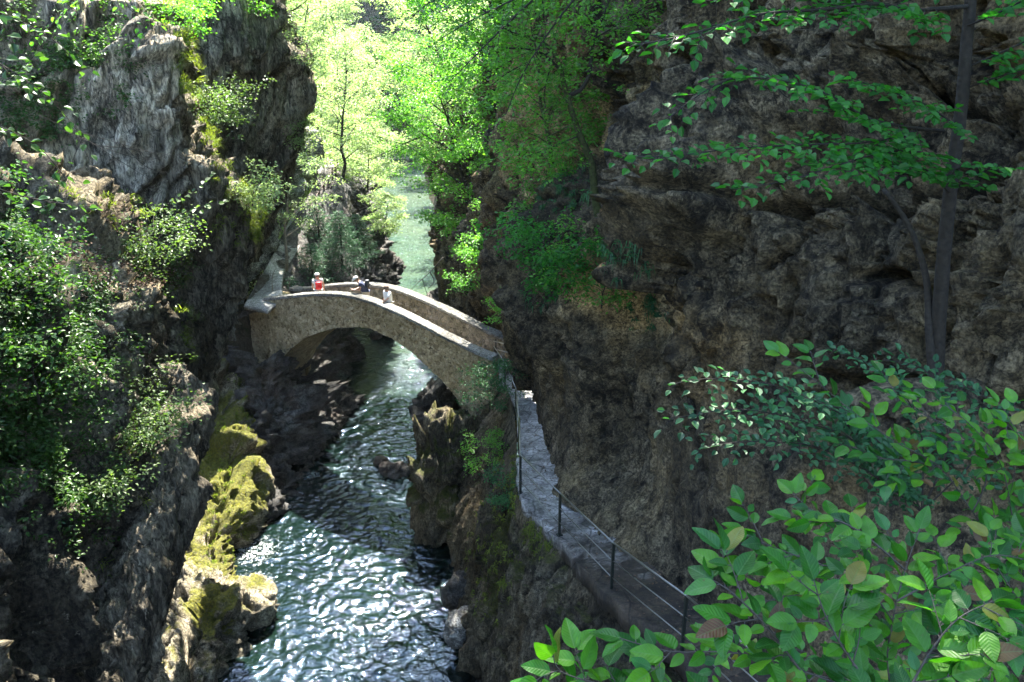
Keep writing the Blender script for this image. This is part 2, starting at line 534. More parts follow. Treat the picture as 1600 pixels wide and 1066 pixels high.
def terrain_z(X, Y):
    d = X - xriver(Y)
    ad = np.abs(d)
    far = sm(Y, 46, 60)
    e = ad - 3.2
    bank = -1.6 + 8.5 * sm(e, -0.6, 3.2) + np.clip(e - 3.0, 0, 80) * 0.85
    e2 = np.where(d < 0, -X - 15.5, X - 7.5)
    near = -1.6 + 24 * sm(e2, -1.5, 6.0) + np.clip(e2 - 6, 0, 80) * 0.6
    z = near * (1 - far) + bank * far
    hill = sm(Y + 0.25 * X, 150, 250) * 95
    wobble = fbm(np.stack([X, Y, 0 * X], -1) * 0.06, 4) * 5.0 * sm(ad, 6, 22)
    return np.minimum(z, 58 + 0 * z) + hill * sm(ad + sm(Y, 150, 175) * 30, 4, 12) + wobble

def make_ground():
    ys = np.concatenate([np.linspace(-60, 44, 60), np.linspace(44.6, 150, 230), np.linspace(151, 520, 110)])
    xs = np.concatenate([np.linspace(-320, -62, 50), np.linspace(-60, 30, 200), np.linspace(32, 260, 50)])
    X, Y = np.meshgrid(xs, ys)
    Z = terrain_z(X, Y)
    G = np.stack([X, Y, Z], -1)
    nzz = fbm(G * 0.35, 4) * 0.8 * sm(np.abs(X - xriver(Y)), 3.0, 5.0)
    G[..., 0] += nzz; G[..., 2] += nzz * 0.5
    m = rock_mat("valley_floor", (0.035, 0.028, 0.016), (0.12, 0.10, 0.065), moss=0.45, moss_col=(0.035, 0.06, 0.012))
    o = mesh_obj("ground", G.reshape(-1, 3), grid_faces(*X.shape), m)
    tag(o, kind='structure')
make_ground()

# -------- river
def make_water():
    m, nt, b = new_mat("river_water")
    geo = N(nt, "ShaderNodeNewGeometry")
    b.inputs["Base Color"].default_value = c3(0.022, 0.055, 0.042)
    n0 = noise(nt, geo.outputs["Position"], 0.12, 3, 0.5)
    sy = N(nt, "ShaderNodeSeparateXYZ"); nt.links.new(geo.outputs["Position"], sy.inputs[0])
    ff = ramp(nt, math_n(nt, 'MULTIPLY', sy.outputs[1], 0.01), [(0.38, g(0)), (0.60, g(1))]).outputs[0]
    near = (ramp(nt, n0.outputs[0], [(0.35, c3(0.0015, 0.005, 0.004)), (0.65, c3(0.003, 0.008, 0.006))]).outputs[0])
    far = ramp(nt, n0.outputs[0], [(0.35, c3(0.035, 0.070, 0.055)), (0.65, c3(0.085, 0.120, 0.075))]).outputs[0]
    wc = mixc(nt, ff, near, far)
    # churned white water against the left rocks
    na0 = noise(nt, geo.outputs['Position'], 7.0, 4, .65, 1.2)
    for (fx, fy, fr_) in ((-9.5, 25.3, .9), (-8.8, 31.0, .35), (-9.0, 23.4, .7)):
        vd = N(nt, "ShaderNodeVectorMath", operation='DISTANCE'); vd.inputs[1].default_value = (fx, fy, 0); nt.links.new(geo.outputs["Position"], vd.inputs[0])
        nf = noise(nt, geo.outputs["Position"], 5.0, 4, .6)
        k = math_n(nt, 'SUBTRACT', math_n(nt, 'ADD', 1.0, math_n(nt, 'MULTIPLY', math_n(nt, 'SUBTRACT', nf.outputs[0], .5), 2.4)), math_n(nt, 'MULTIPLY', vd.outputs[1], 1 / fr_))
        wc = mixc(nt, math_n(nt, 'MULTIPLY', ramp(nt, k, [(0.0, g(0)), (0.6, g(1))]).outputs[0], ramp(nt, na0.outputs[0], [(.49, g(0)), (.56, g(1))]).outputs[0]), wc, c3(.30, .33, .33))
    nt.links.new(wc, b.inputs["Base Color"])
    b.inputs["Roughness"].default_value = 0.04
    b.inputs["IOR"].default_value = 1.55; b.inputs["Specular Tint"].default_value = (0.55, 0.76, 1.0, 1)
    b.inputs["Specular IOR Level"].default_value = 0.6
    mp = N(nt, "ShaderNodeMapping"); mp.inputs["Scale"].default_value = (1.0, 1.25, 1.0)
    nt.links.new(geo.outputs["Position"], mp.inputs["Vector"])
    na = noise(nt, mp.outputs[0], 3.2, 3, 0.55, 0.9)
    nb = noise(nt, mp.outputs[0], 9.0, 3, 0.55, 0.5)
    nc = noise(nt, mp.outputs[0], 0.8, 2, 0.5, 0.3)
    h = math_n(nt, 'ADD', math_n(nt, 'MULTIPLY', na.outputs[0], 1.0), math_n(nt, 'MULTIPLY', nb.outputs[0], 0.25))
    h = math_n(nt, 'ADD', h, math_n(nt, 'MULTIPLY', nc.outputs[0], 0.8))
    bp = N(nt, "ShaderNodeBump"); bp.inputs["Strength"].default_value = 1.0; bp.inputs["Distance"].default_value = 0.05
    nt.links.new(h, bp.inputs["Height"]); nt.links.new(bp.outputs[0], b.inputs["Normal"])
    nt.links.new(math_n(nt, 'ADD', 0.05, math_n(nt, 'MULTIPLY', ff, 0.30)), bp.inputs["Distance"])
    ys = np.concatenate([np.linspace(-30, 14, 60), np.arange(14.1, 50, 0.06), np.arange(50.2, 90, .35), np.linspace(91, 175, 60), np.linspace(180, 400, 12)])
    ts = np.linspace(-1, 1, 280)
    Y, T = np.meshgrid(ys, ts, indexing='ij')
    X = xriver(Y) + T * np.where(Y < 52, 9.0, 6.5)
    Q = np.stack([X, Y, 0 * X], -1); Q = Q + 0.35 * np.stack([fbm(Q * .8, 2), fbm(Q * .8 + 5, 2), 0 * X], -1)
    Z = 0.035 * fbm(Q * np.array([.8, 1.0, 1]), 2) + (0.03 * fbm(Q * np.array([1.3, 1.9, 1]) + 3, 2) + 0.036 * fbm(Q * np.array([3.0, 4.6, 1]) + 7, 2) + .012 * fbm(Q * np.array([4, 5.5, 1]), 2)) * sm(-Y, -90, -50)
    o = mesh_obj("river_water", np.stack([X, Y, Z], -1).reshape(-1, 3), grid_faces(*X.shape), m)
    tag(o, kind='structure')
make_water()

# -------- right cliff.  columns from far to near, each top -> foot
R1 = [
 # u, v, Y
 [(800,230,78),(790,250,78),(770,270,77),(745,310,75),(735,380,73),(733,400,72),(730,420,72),(730,440,72),(730,452,71)],
 [(760,180,61),(745,190,60),(715,215,58),(698,300,55),(692,365,54),(690,400,54),(690,430,54.5),(690,460,55),(690,480,55)],
 [(790,60,52),(770,80,50),(738,130,48.5),(722,280,47),(716,370,46),(712,420,45.5),(712,460,45.5),(718,500,46),(724,530,46)],
 [(830,-40,40),(815,-10,38),(790,100,36),(784,300,36),(780,380,36),(775,430,35.5),(775,480,35),(778,540,34.5),(780,600,34)],
 [(822,-250,28),(815,0,28),(818,110,28),(822,210,27.5),(812,330,27),(800,430,27),(800,500,27),(802,550,27),(810,602,26.5)],
 [(870,-250,25.5),(868,0,25.5),(865,120,25.5),(852,220,24),(850,330,23.2),(828,430,22.8),(818,520,23.5),(826,600,24.5),(840,650,24)],
 [(930,-250,23),(925,0,23),(925,130,23),(925,240,22),(920,340,20.6),(900,440,20.2),(860,540,20.8),(850,630,21.6),(856,700,21.2)],
 [(990,-250,20.5),(990,0,20.5),(992,120,20.8),(994,230,20.2),(975,340,18.7),(960,440,18.2),(925,560,18.6),(880,660,19.0),(866,760,18.2)],
 [(1012,-250,19),(1005,0,19),(1004,120,19),(1004,230,18.2),(1010,340,17.6),(1030,450,16.4),(1000,590,16.5),(950,720,17.3),(925,825,15.6)],
 [(1110,-250,16),(1090,0,16),(1080,120,16),(1062,230,15.4),(1062,340,14.6),(1062,450,13.9),(1052,600,14.6),(1040,740,15.0),(1010,910,13.0)],
 [(1180,-250,14.2),(1170,0,14.2),(1160,120,14),(1130,230,13.2),(1115,340,12.6),(1090,460,12.3),(1085,610,12.6),(1075,780,12.4),(1090,1000,11.2)],
 [(1330,-250,12.6),(1320,0,12.6),(1310,120,12.4),(1300,240,11.6),(1290,350,11.0),(1270,470,10.8),(1240,620,10.8),(1220,800,10.4),(1200,1100,9.2)],
 [(1500,-250,11.2),(1490,0,11.2),(1490,130,11),(1480,260,10.2),(1470,380,9.6),(1450,500,9.4),(1420,650,9.2),(1380,850,8.8),(1330,1200,7.6)],
 [(1680,-250,9.8),(1680,0,9.8),(1680,130,9.6),(1690,260,8.8),(1690,380,8.2),(1680,500,8.0),(1650,700,7.6),(1600,900,7.2),(1550,1300,6.0)],
 [(2100,-400,8),(2100,0,8),(2120,130,7.8),(2140,260,7.0),(2140,400,6.6),(2140,550,6.4),(2140,750,6.0),(2100,1000,5.6),(2100,1500,4.6)],
 [(3600,-900,6),(3600,-100,6),(3600,130,5.6),(3600,300,5),(3600,500,4.6),(3600,700,4.4),(3600,1000,4),(3600,1300,3.8),(3400,2200,3)],
]
def calm1(G):
    t = np.linspace(0, 1, G.shape[1]); return np.ones(G.shape[:2]) * (1 - .75 * sm(t, .62, .92))[None]
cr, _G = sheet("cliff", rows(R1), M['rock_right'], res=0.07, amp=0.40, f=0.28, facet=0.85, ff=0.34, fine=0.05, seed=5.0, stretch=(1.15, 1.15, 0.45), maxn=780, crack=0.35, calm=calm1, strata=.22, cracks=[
    ([(985, 60), (990, 120), (998, 200), (1000, 330), (1004, 420)], 6, 1.3), ([(1130, 330), (1200, 318), (1262, 330), (1330, 296), (1400, 312), (1480, 290), (1620, 235)], 9, .75),
    ([(1200, 420), (1262, 380), (1330, 296)], 6, .5), ([(1340, 440), (1400, 428), (1455, 462), (1475, 530), (1500, 600)], 9, .6), ([(1130, 600), (1190, 690), (1205, 800), (1240, 900)], 9, .6),
    ([(1056, 470), (1072, 560), (1060, 660), (1080, 760)], 8, .6), ([(920, 520), (955, 600), (965, 690)], 8, .5), ([(1180, 120), (1160, 200), (1130, 260)], 6, .5), ([(1420, 60), (1440, 140), (1560, 190), (1640, 180)], 7, .5),
    ([(905, 60), (915, 140), (900, 230)], 6, .6), ([(1230, 560), (1330, 600), (1420, 590), (1600, 640)], 8, .5), ([(860, 560), (880, 640), (900, 700)], 6, .4)])
tag(cr, kind='structure')
RIGHT_G = _G

# -------- rock under the right-hand path, down to the water
R2 = [
 [(800,560,28.5),(770,620,29.5),(745,645,32),(715,645,36),(690,640,40),(680,640,46),(690,640,60)],
 [(790,592,27.6),(755,650,28.5),(725,660,30.5),(700,650,33),(690,645,35),(676,655,36.5),(672,690,36.5)],
 [(800,630,24.8),(770,670,25.5),(738,680,27.2),(705,660,30.5),(690,660,33.5),(674,680,34.5),(670,726,34)],
 [(808,700,20.9),(780,735,22),(745,745,24.5),(710,735,27.5),(680,730,30),(672,740,31),(672,800,30.4)],
 [(810,775,17.6),(790,815,18.4),(755,830,20.2),(722,830,23),(695,825,26),(690,840,27.2),(692,880,27)],
 [(868,842,15.4),(840,880,15.7),(800,890,16.6),(768,900,18.6),(735,905,21),(705,905,23.2),(700,930,23.4)],
 [(950,932,12.5),(915,965,12.7),(868,975,13.2),(815,980,14.8),(765,985,17),(728,985,19.6),(712,1005,20.6)],
 [(1060,1025,10.2),(1020,1070,10.3),(960,1090,10.8),(890,1100,12),(820,1105,14),(760,1110,16.5),(722,1120,18.2)],
 [(1230,1200,7.6),(1150,1250,8),(1060,1280,8.5),(960,1300,9.5),(870,1300,11.5),(790,1300,13.5),(740,1290,15)],
 [(1800,1800,4.5),(1500,1800,5),(1300,1800,5.5),(1150,1800,6.4),(980,1700,7.6),(860,1600,9),(760,1550,10.6)],
]
R2w = rows(R2)
for r in R2w:      # carry the foot below the water
    p = r[-1].copy(); p[2] = -1.5; p[0] -= 0.1; r[-1] = np.array([r[-1][0], r[-1][1], min(r[-1][2], 0.25)]); r.append(p)
def calm2(G):
    c = np.ones(G.shape[:2]); k = G.shape[1]
    t = np.linspace(0, 1, k); return c * sm(t, 0.0, 0.10)[None] * 0.92 + 0.08
o, BANK_G = sheet("cliff", R2w, M['rock_bank'], res=0.085, amp=0.36, f=0.4, facet=0.28, ff=0.42, fine=0.05, seed=25.0, stretch=(1, 1, 0.35), calm=calm2, crack=0.4)
tag(o, kind='structure')

# -------- rock foot under the bridge's left end
L3 = [
 [(280,520,38),(300,600,37),(320,720,35),(340,800,33),(350,850,31)],
 [(375,545,33.4),(385,620,32.4),(398,700,31),(404,770,29.4),(408,815,28)],
 [(420,560,33.6),(430,620,32.2),(440,690,31),(446,750,30),(440,790,29)],
 [(450,545,35),(465,600,34.6),(480,660,33.6),(486,710,32.8),(488,745,31.8)],
 [(480,525,38),(498,560,37.6),(508,610,37),(514,650,36),(518,690,34.4)],
 [(500,495,43),(520,520,43),(528,560,42.6),(530,600,40.4),(530,628,39.6)],
 [(470,470,52),(500,490,54),(520,515,52),(525,530,50),(528,545,47.5)],
 [(400,450,60),(440,470,62),(470,490,60),(490,500,58),(500,510,56)],
]
L3w = rows(L3)
for r in L3w:
    q = r[-1]; r[-1] = np.array([q[0], q[1], 0.2]); r.append(np.array([q[0] + 0.5, q[1], -1.5]))
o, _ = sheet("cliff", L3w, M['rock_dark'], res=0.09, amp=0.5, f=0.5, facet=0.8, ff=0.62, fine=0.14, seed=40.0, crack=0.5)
tag(o, kind='structure')

# -------- promontory carrying the left-hand path and the spruces
L4 = [
 [(370,500,33.5),(430,478,35.6),(500,470,38.0),(560,462,41),(596,452,45),(600,480,46.5),(590,520,48)],
 [(395,455,35.5),(435,440,37.2),(500,425,40),(555,420,42.5),(598,415,47),(606,440,48.5),(600,500,50)],
 [(415,418,38.0),(450,400,39.5),(505,385,42),(550,385,44),(585,395,49),(603,420,51),(600,470,53)],
 [(440,370,41.0),(470,355,42.5),(515,340,44.5),(548,335,46),(572,350,51),(592,380,54),(592,430,57)],
 [(480,310,45),(500,300,46.4),(530,290,48),(556,290,51),(570,310,56),(582,340,60),(585,400,64)],
 [(505,262,52),(520,262,53),(545,262,56),(565,275,62),(575,300,68),(580,330,74),(582,370,80)],
]
L4w = rows(L4)
for r in L4w:
    q = r[-1]; r[-1] = np.array([q[0], q[1], 0.6]); r.append(np.array([q[0], q[1], -1.5]))
def calm4(G):
    t = np.linspace(0, 1, G.shape[1]); return np.ones(G.shape[:2]) * (0.15 + 0.85 * sm(t, 0.25, 0.5))[None]
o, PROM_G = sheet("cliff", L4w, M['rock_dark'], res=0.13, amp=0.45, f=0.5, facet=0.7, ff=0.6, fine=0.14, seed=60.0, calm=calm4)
tag(o, kind='structure')

# -------- pale wall beside the left-hand path
L6 = [
 [(240,-150,30),(250,0,30),(270,150,30),(290,300,30),(330,420,30.5),(330,520,31)],
 [(380,-150,32),(380,0,32),(375,150,32.5),(372,300,33),(378,420,33.2),(366,530,32.6)],
 [(425,-100,34.5),(425,20,34.5),(428,150,35),(424,290,35.5),(404,400,36),(392,465,35.6)],
 [(452,0,38),(452,70,38),(455,160,38.5),(460,240,39),(438,340,39.5),(422,420,38.2)],
 [(482,60,42),(484,110,42),(488,180,42.5),(488,240,43),(470,310,43.5),(452,365,42)],
 [(500,120,47),(505,160,47),(507,200,47),(508,240,47.5),(506,275,47.5),(494,300,47)],
 [(490,150,56),(498,170,57),(504,200,57),(507,230,57),(508,255,57),(506,270,56)],
]
for i, r in enumerate(L6):
    if i >= 1:
        for k in range(len(r)): r[k] = (r[k][0] - 16, r[k][1], r[k][2])
o, _ = sheet("cliff", rows(L6), M['rock_pale'], res=0.11, amp=0.25, f=0.22, facet=0.38, ff=0.35, fine=0.05, seed=77.0, stretch=(1, 1, 0.7), crack=0.25, cap=12.6)
tag(o, kind='structure')

# -------- upper left crag
L5 = [
 [(60,-220,17),(60,0,17),(60,90,17),(60,170,17),(60,250,17.5),(60,330,18),(60,420,18)],
 [(250,-220,19),(250,0,19),(255,90,19.3),(258,170,19.6),(258,250,20),(258,330,20.3),(258,420,20.6)],
 [(330,-220,20.5),(335,0,20.5),(345,90,21),(352,170,21.6),(352,250,22.4),(345,330,23),(335,420,23)],
 [(400,-220,22),(405,0,22),(420,90,22.6),(424,170,23.2),(415,250,24),(396,330,24.6),(375,420,25)],
 [(446,-220,25),(455,0,25),(468,90,25.2),(474,170,25.6),(460,250,26.4),(432,310,27),(405,400,27.5)],
 [(430,-220,27.5),(440,0,27.5),(455,90,27.6),(460,170,28),(440,250,28.2),(415,310,28.2),(380,400,28.0)],
]
for i, r in enumerate(L5):
    if i >= 3:
        for k in range(len(r)): r[k] = (r[k][0] - 18, r[k][1], r[k][2])
o, _ = sheet("cliff", rows(L5), M['rock_slab'], res=0.08, amp=0.16, f=0.25, facet=0.34, ff=0.42, fine=0.05, seed=91.0, stretch=(1.5, 1.2, 0.35), crack=0.30, cap=18.9, rot=0.45)
tag(o, kind='structure')

# -------- the big overhang
L2 = [
 [(-150,-150,12.5),(-150,0,12.5),(-150,100,12.5),(-150,200,12),(-150,290,12),(-150,340,12),(-150,440,12),(-150,560,12.5),(-150,650,12.5),(-150,720,13),(-150,850,13)],
 [(40,-150,14.5),(40,0,14.5),(40,100,14.5),(40,200,14),(40,290,13.6),(40,340,13.6),(40,440,13.4),(40,560,13.6),(40,650,14),(40,720,14.5),(40,850,15)],
 [(150,-150,15.2),(155,0,15.2),(165,100,15.2),(170,200,14.6),(160,290,14.2),(150,340,14.2),(150,440,14.2),(150,560,14.6),(150,650,15),(150,720,15.5),(150,850,16)],
 [(215,-150,15.6),(230,0,15.6),(262,100,15.3),(282,200,15),(300,290,15),(298,350,15.2),(280,440,15.8),(262,560,16.6),(250,650,17.4),(250,720,18),(250,850,18)],
 [(240,-150,17),(262,0,17),(300,100,16.8),(326,200,16.5),(372,290,16.2),(392,350,16.5),(345,450,17.4),(318,560,18),(302,650,18.8),(292,720,19.5),(280,850,19.5)],
 [(246,-150,19),(268,0,19),(306,100,19),(338,200,18.6),(392,280,18),(420,345,18.2),(388,450,18.8),(358,560,19.6),(330,650,20.2),(308,715,21),(290,850,21)],
 [(230,-150,21),(255,0,21),(295,100,21),(326,200,20.8),(380,280,20.3),(406,345,20.4),(374,450,20.6),(344,560,20.8),(316,650,21.2),(294,715,21.8),(275,850,21.8)],
 [(150,-150,23),(200,0,23),(240,100,23),(280,200,22.6),(330,280,22),(350,345,21.8),(330,450,21.6),(300,560,21.6),(280,650,21.8),(260,715,22.2),(240,850,22.2)],
]
for i, r in enumerate(L2):
    if i >= 4:
        for k in range(len(r)): r[k] = (r[k][0] - 26, r[k][1], r[k][2])
o, OVER_G = sheet("cliff", rows(L2), M['rock_slab'], res=0.07, amp=0.18, f=0.35, facet=0.42, ff=0.45, fine=0.05, seed=104.0, stretch=(1.5, 1.2, 0.35), crack=0.35, cap=18.3, rot=0.45)
tag(o, kind='structure')

# -------- near left ledge and its face
L1 = [
 [(-1500,250,5),(-1500,400,4.5),(-1500,560,4),(-1500,700,4),(-1500,900,3.6),(-1500,1200,3.2),(-1500,2000,3)],
 [(-250,250,9.5),(-250,360,8.0),(-250,470,7.0),(-250,610,6.6),(-250,760,6.2),(-250,950,5.6),(-250,1250,4.8)],
 [(-40,255,11.5),(-40,365,9.6),(-40,480,8.6),(-40,620,8.3),(-40,770,7.9),(-40,950,7.2),(-40,1250,6.2)],
 [(90,270,12.8),(90,370,11.2),(90,480,9.9),(90,620,9.5),(90,770,9.0),(85,950,8.3),(70,1250,7.2)],
 [(180,310,13.8),(190,385,12.4),(195,480,11.0),(205,600,10.5),(200,760,9.9),(160,950,9.2),(120,1250,8.0)],
 [(240,350,14.6),(250,392,13.4),(255,470,12.2),(250,600,11.5),(230,760,10.8),(180,950,9.9),(115,1250,8.8)],
 [(268,385,15.5),(275,412,14.6),(280,480,13.5),(280,610,12.8),(262,760,11.9),(205,950,10.9),(130,1250,9.6)],
 [(256,400,18),(262,430,17),(268,500,16),(268,620,15.5),(246,760,14.5),(185,950,13.5),(110,1250,12)],
 [(180,420,21),(190,460,20),(200,540,19),(205,660,18),(200,800,17),(150,980,16),(90,1300,14)],
]
for i, r in enumerate(L1):
    for k, sh in ((2, 8), (3, 30), (4, 48), (5, 42), (6, 30)):
        if i >= 4: r[k] = (r[k][0] - sh, r[k][1], r[k][2])
for r in L1[1:7]:
    for k, f in ((3, .99), (4, .97), (5, .94), (6, .90)): r[k] = (r[k][0], r[k][1], r[k][2] * f)
o, LEDGE_G = sheet("cliff", rows(L1), M['rock_left'], res=0.07, amp=0.42, f=0.5, facet=0.5, ff=0.55, fine=0.10, seed=130.0, stretch=(1, 1, 0.5), crack=0.35)
tag(o, kind='structure')

# -------- bare rib running down the near left face
RIB = []
for (u, v, Y) in [(322,600,12.6),(318,650,12.2),(304,710,11.7),(286,770,11.3),(268,830,10.9),(244,905,10.4),(220,980,10.0),(192,1066,9.5),(160,1180,8.9),(120,1320,8.2)]:
    Y = Y - 1.1
    RIB.append([(u-110,v-4,Y+1.0),(u-66,v-40,Y+.45),(u-38,v-26,Y+.12),(u-12,v-4,Y-.06),(u+2,v+22,Y+.05),(u-6,v+80,Y+.6),(u-40,v+120,Y+1.3)])
o, _ = sheet("cliff", rows(RIB), M['rock_slab'], res=0.05, amp=0.10, f=0.8, facet=0.16, ff=0.9, fine=0.03, seed=171.0, stretch=(1.4, 1.2, 0.35), crack=0.10, rot=0.35)
tag(o, kind='structure')

# -------- sun-lit mossy foot of the left bank
ML = [
 [(230,560,32),(300,560,32.5),(345,575,33),(368,590,33.5),(372,620,33),(360,650,33)],
 [(230,640,29.8),(290,640,30.4),(340,640,30.6),(374,660,30.6),(390,700,30),(385,735,30)],
 [(220,730,27),(280,730,27.4),(325,720,27.8),(368,730,27.6),(396,770,27.4),(390,808,28)],
 [(200,820,24.6),(262,820,25),(300,800,25.2),(345,800,25.4),(382,820,25.5),(388,850,26)],
 [(180,900,22.6),(245,900,22.8),(290,880,23.1),(335,870,23.4),(358,886,23.7),(376,916,24)],
 [(170,980,20.2),(230,980,20.4),(290,955,20.7),(340,935,20.9),(378,945,21.3),(398,980,21.8)],
 [(160,1060,18),(225,1060,18.3),(275,1040,18.6),(312,1020,19.1),(350,1010,19.6),(372,1030,20)],
 [(140,1150,16),(200,1150,16.2),(250,1140,16.5),(290,1120,17),(318,1100,17.6),(330,1110,18)],
 [(100,1350,13),(150,1350,13.2),(200,1340,13.6),(240,1320,14.2),(270,1300,15),(280,1300,15.4)],
]
MLw = rows(ML)
for r in MLw:
    q = r[-1]; r[-1] = np.array([q[0], q[1], 0.25]); r.append(np.array([q[0] + 0.1, q[1], -1.5]))
o, MOSS_G = sheet("cliff", MLw, M['rock_moss'], res=0.08, amp=0.30, f=0.6, facet=0.6, ff=0.42, fine=0.08, seed=151.0, stretch=(1, 0.8, 0.7), crack=0.4)
tag(o, kind='structure')

# ================================================================== BRIDGE
A0 = np.array([-11.0, 34.5]); EX = np.array([0.8262, -0.5634]); NX = np.array([0.5634, 0.8262])
BL = 12.45; BW = 1.75
def on_plane(u, v, off=0.0):
    """(s, z) where a pixel's ray meets the vertical plane of the near wall, off metres behind it"""
    d = ray(u, v)
    t = ((A0 + NX * off - CAM[:2]) @ NX) / (d[:2] @ NX)
    p = CAM + d * t
    return (p[:2] - A0) @ EX, p[2]
def bp3(s, off, z):
    xy = A0[None] + np.asarray(s)[..., None] * EX + np.asarray(off)[..., None] * NX
    return np.concatenate([xy, np.asarray(z)[..., None]], -1)
top_px = [(413,468),(430,466),(460,462),(500,459),(540,461),(575,469),(600,479),(650,502),(700,529),(740,548),(770,561)]
arch_px = [(432,590),(438,566),(455,545),(480,526),(520,513),(560,511),(578,514),(612,528),(650,555),(690,592),(715,625),(730,656)]
tp = np.array([on_plane(*p) for p in top_px]); ap = np.array([on_plane(*p) for p in arch_px])
def ztop(s):
    return np.interp(s, tp[:, 0], tp[:, 1])
_ks = np.linspace(tp[0, 0], tp[-1, 0], 60)
_zt = np.interp(_ks, tp[:, 0], tp[:, 1]); _zt = np.convolve(np.pad(_zt, 3, mode='edge'), np.ones(7) / 7, 'valid')
def ztop(s): return np.interp(s, _ks, _zt)
S0, S1 = float(tp[0, 0]), float(tp[-1, 0])
SA, SB = float(ap[0, 0]), float(ap[-1, 0])
def zbot(s):
    z = np.interp(s, ap[:, 0], ap[:, 1])
    return np.where((s < SA) | (s > SB), 2.6, z)
def deck_z(s): return ztop(s) - 0.95

def stone_mat(name, a, b_, mort, sc=3.6, bump=1.0, mossy=0.3):
    m, nt, b = new_mat(name)
    geo = N(nt, "ShaderNodeNewGeometry")
    nz = noise(nt, geo.outputs["Position"], 2.0, 4, 0.6)
    wv = N(nt, "ShaderNodeVectorMath", operation='ADD'); s1 = N(nt, "ShaderNodeVectorMath", operation='SCALE'); s1.inputs[3].default_value = 0.25
    nt.links.new(nz.outputs[1], s1.inputs[0]); nt.links.new(s1.outputs[0], wv.inputs[1]); nt.links.new(geo.outputs["Position"], wv.inputs[0])
    vo = N(nt, "ShaderNodeTexVoronoi", feature='DISTANCE_TO_EDGE'); vo.inputs["Scale"].default_value = sc
    vc = N(nt, "ShaderNodeTexVoronoi", feature='F1'); vc.inputs["Scale"].default_value = sc
    for v in (vo, vc): nt.links.new(wv.outputs[0], v.inputs["Vector"])
    sp = N(nt, "ShaderNodeSeparateColor"); nt.links.new(vc.outputs["Color"], sp.inputs[0])
    stone = ramp(nt, sp.outputs[0], [(0, c3(*a)), (0.5, c3(*[(x + y) / 2 for x, y in zip(a, b_)])), (1, c3(*b_))]).outputs[0]
    fine = noise(nt, geo.outputs["Position"], 16, 6, 0.7)
    stone = mixc(nt, 1.0, stone, ramp(nt, fine.outputs[0], [(0.3, g(0.5)), (0.7, g(1.4))]).outputs[0], 'MULTIPLY')
    jf = ramp(nt, vo.outputs[0], [(0.02, g(0)), (0.10, g(1))]).outputs[0]
    col = mixc(nt, jf, mixc(nt, 1.0, c3(*mort), ramp(nt, fine.outputs[0], [(0.3, g(0.7)), (0.7, g(1.2))]).outputs[0], 'MULTIPLY'), stone)
    # holes and dark weathering
    nh = noise(nt, geo.outputs["Position"], 7.5, 4, 0.65)
    hf = ramp(nt, nh.outputs[0], [(0.60, g(0)), (0.65, g(0.75))]).outputs[0]
    col = mixc(nt, hf, col, c3(0.02, 0.017, 0.01))
    nw = noise(nt, geo.outputs["Position"], 0.8, 5, 0.65)
    wf = ramp(nt, nw.outputs[0], [(0.45, g(0)), (0.70, g(mossy))]).outputs[0]
    col = mixc(nt, wf, col, c3(0.06, 0.065, 0.02))
    nt.links.new(col, b.inputs["Base Color"])
    b.inputs["Roughness"].default_value = 0.9; b.inputs["Specular IOR Level"].default_value = 0.2
    h = math_n(nt, 'ADD', math_n(nt, 'MULTIPLY', jf, 0.5), math_n(nt, 'MULTIPLY', fine.outputs[0], 0.6))
    h = math_n(nt, 'SUBTRACT', h, math_n(nt, 'MULTIPLY', hf, 0.5))
    bp = N(nt, "ShaderNodeBump"); bp.inputs["Strength"].default_value = bump; bp.inputs["Distance"].default_value = 0.06
    nt.links.new(h, bp.inputs["Height"]); nt.links.new(bp.outputs[0], b.inputs["Normal"])
    return m
M['masonry'] = stone_mat("rubble_masonry", (0.24, 0.18, 0.10), (0.58, 0.47, 0.29), (0.42, 0.335, 0.19), sc=6.5)
M['masonry_in'] = stone_mat("rubble_masonry_grey", (0.09, 0.085, 0.07), (0.24, 0.22, 0.18), (0.16, 0.15, 0.12), sc=5.0)
M['mortar'] = rock_mat("mortar_cap", (0.20, 0.195, 0.17), (0.44, 0.43, 0.39), moss=-0.9, streak=0.1, sc=3)
M['path'] = rock_mat("trodden_path", (0.17, 0.165, 0.15), (0.34, 0.33, 0.31), moss=-1.3, streak=0.15, sc=1.6, bump=0.4)

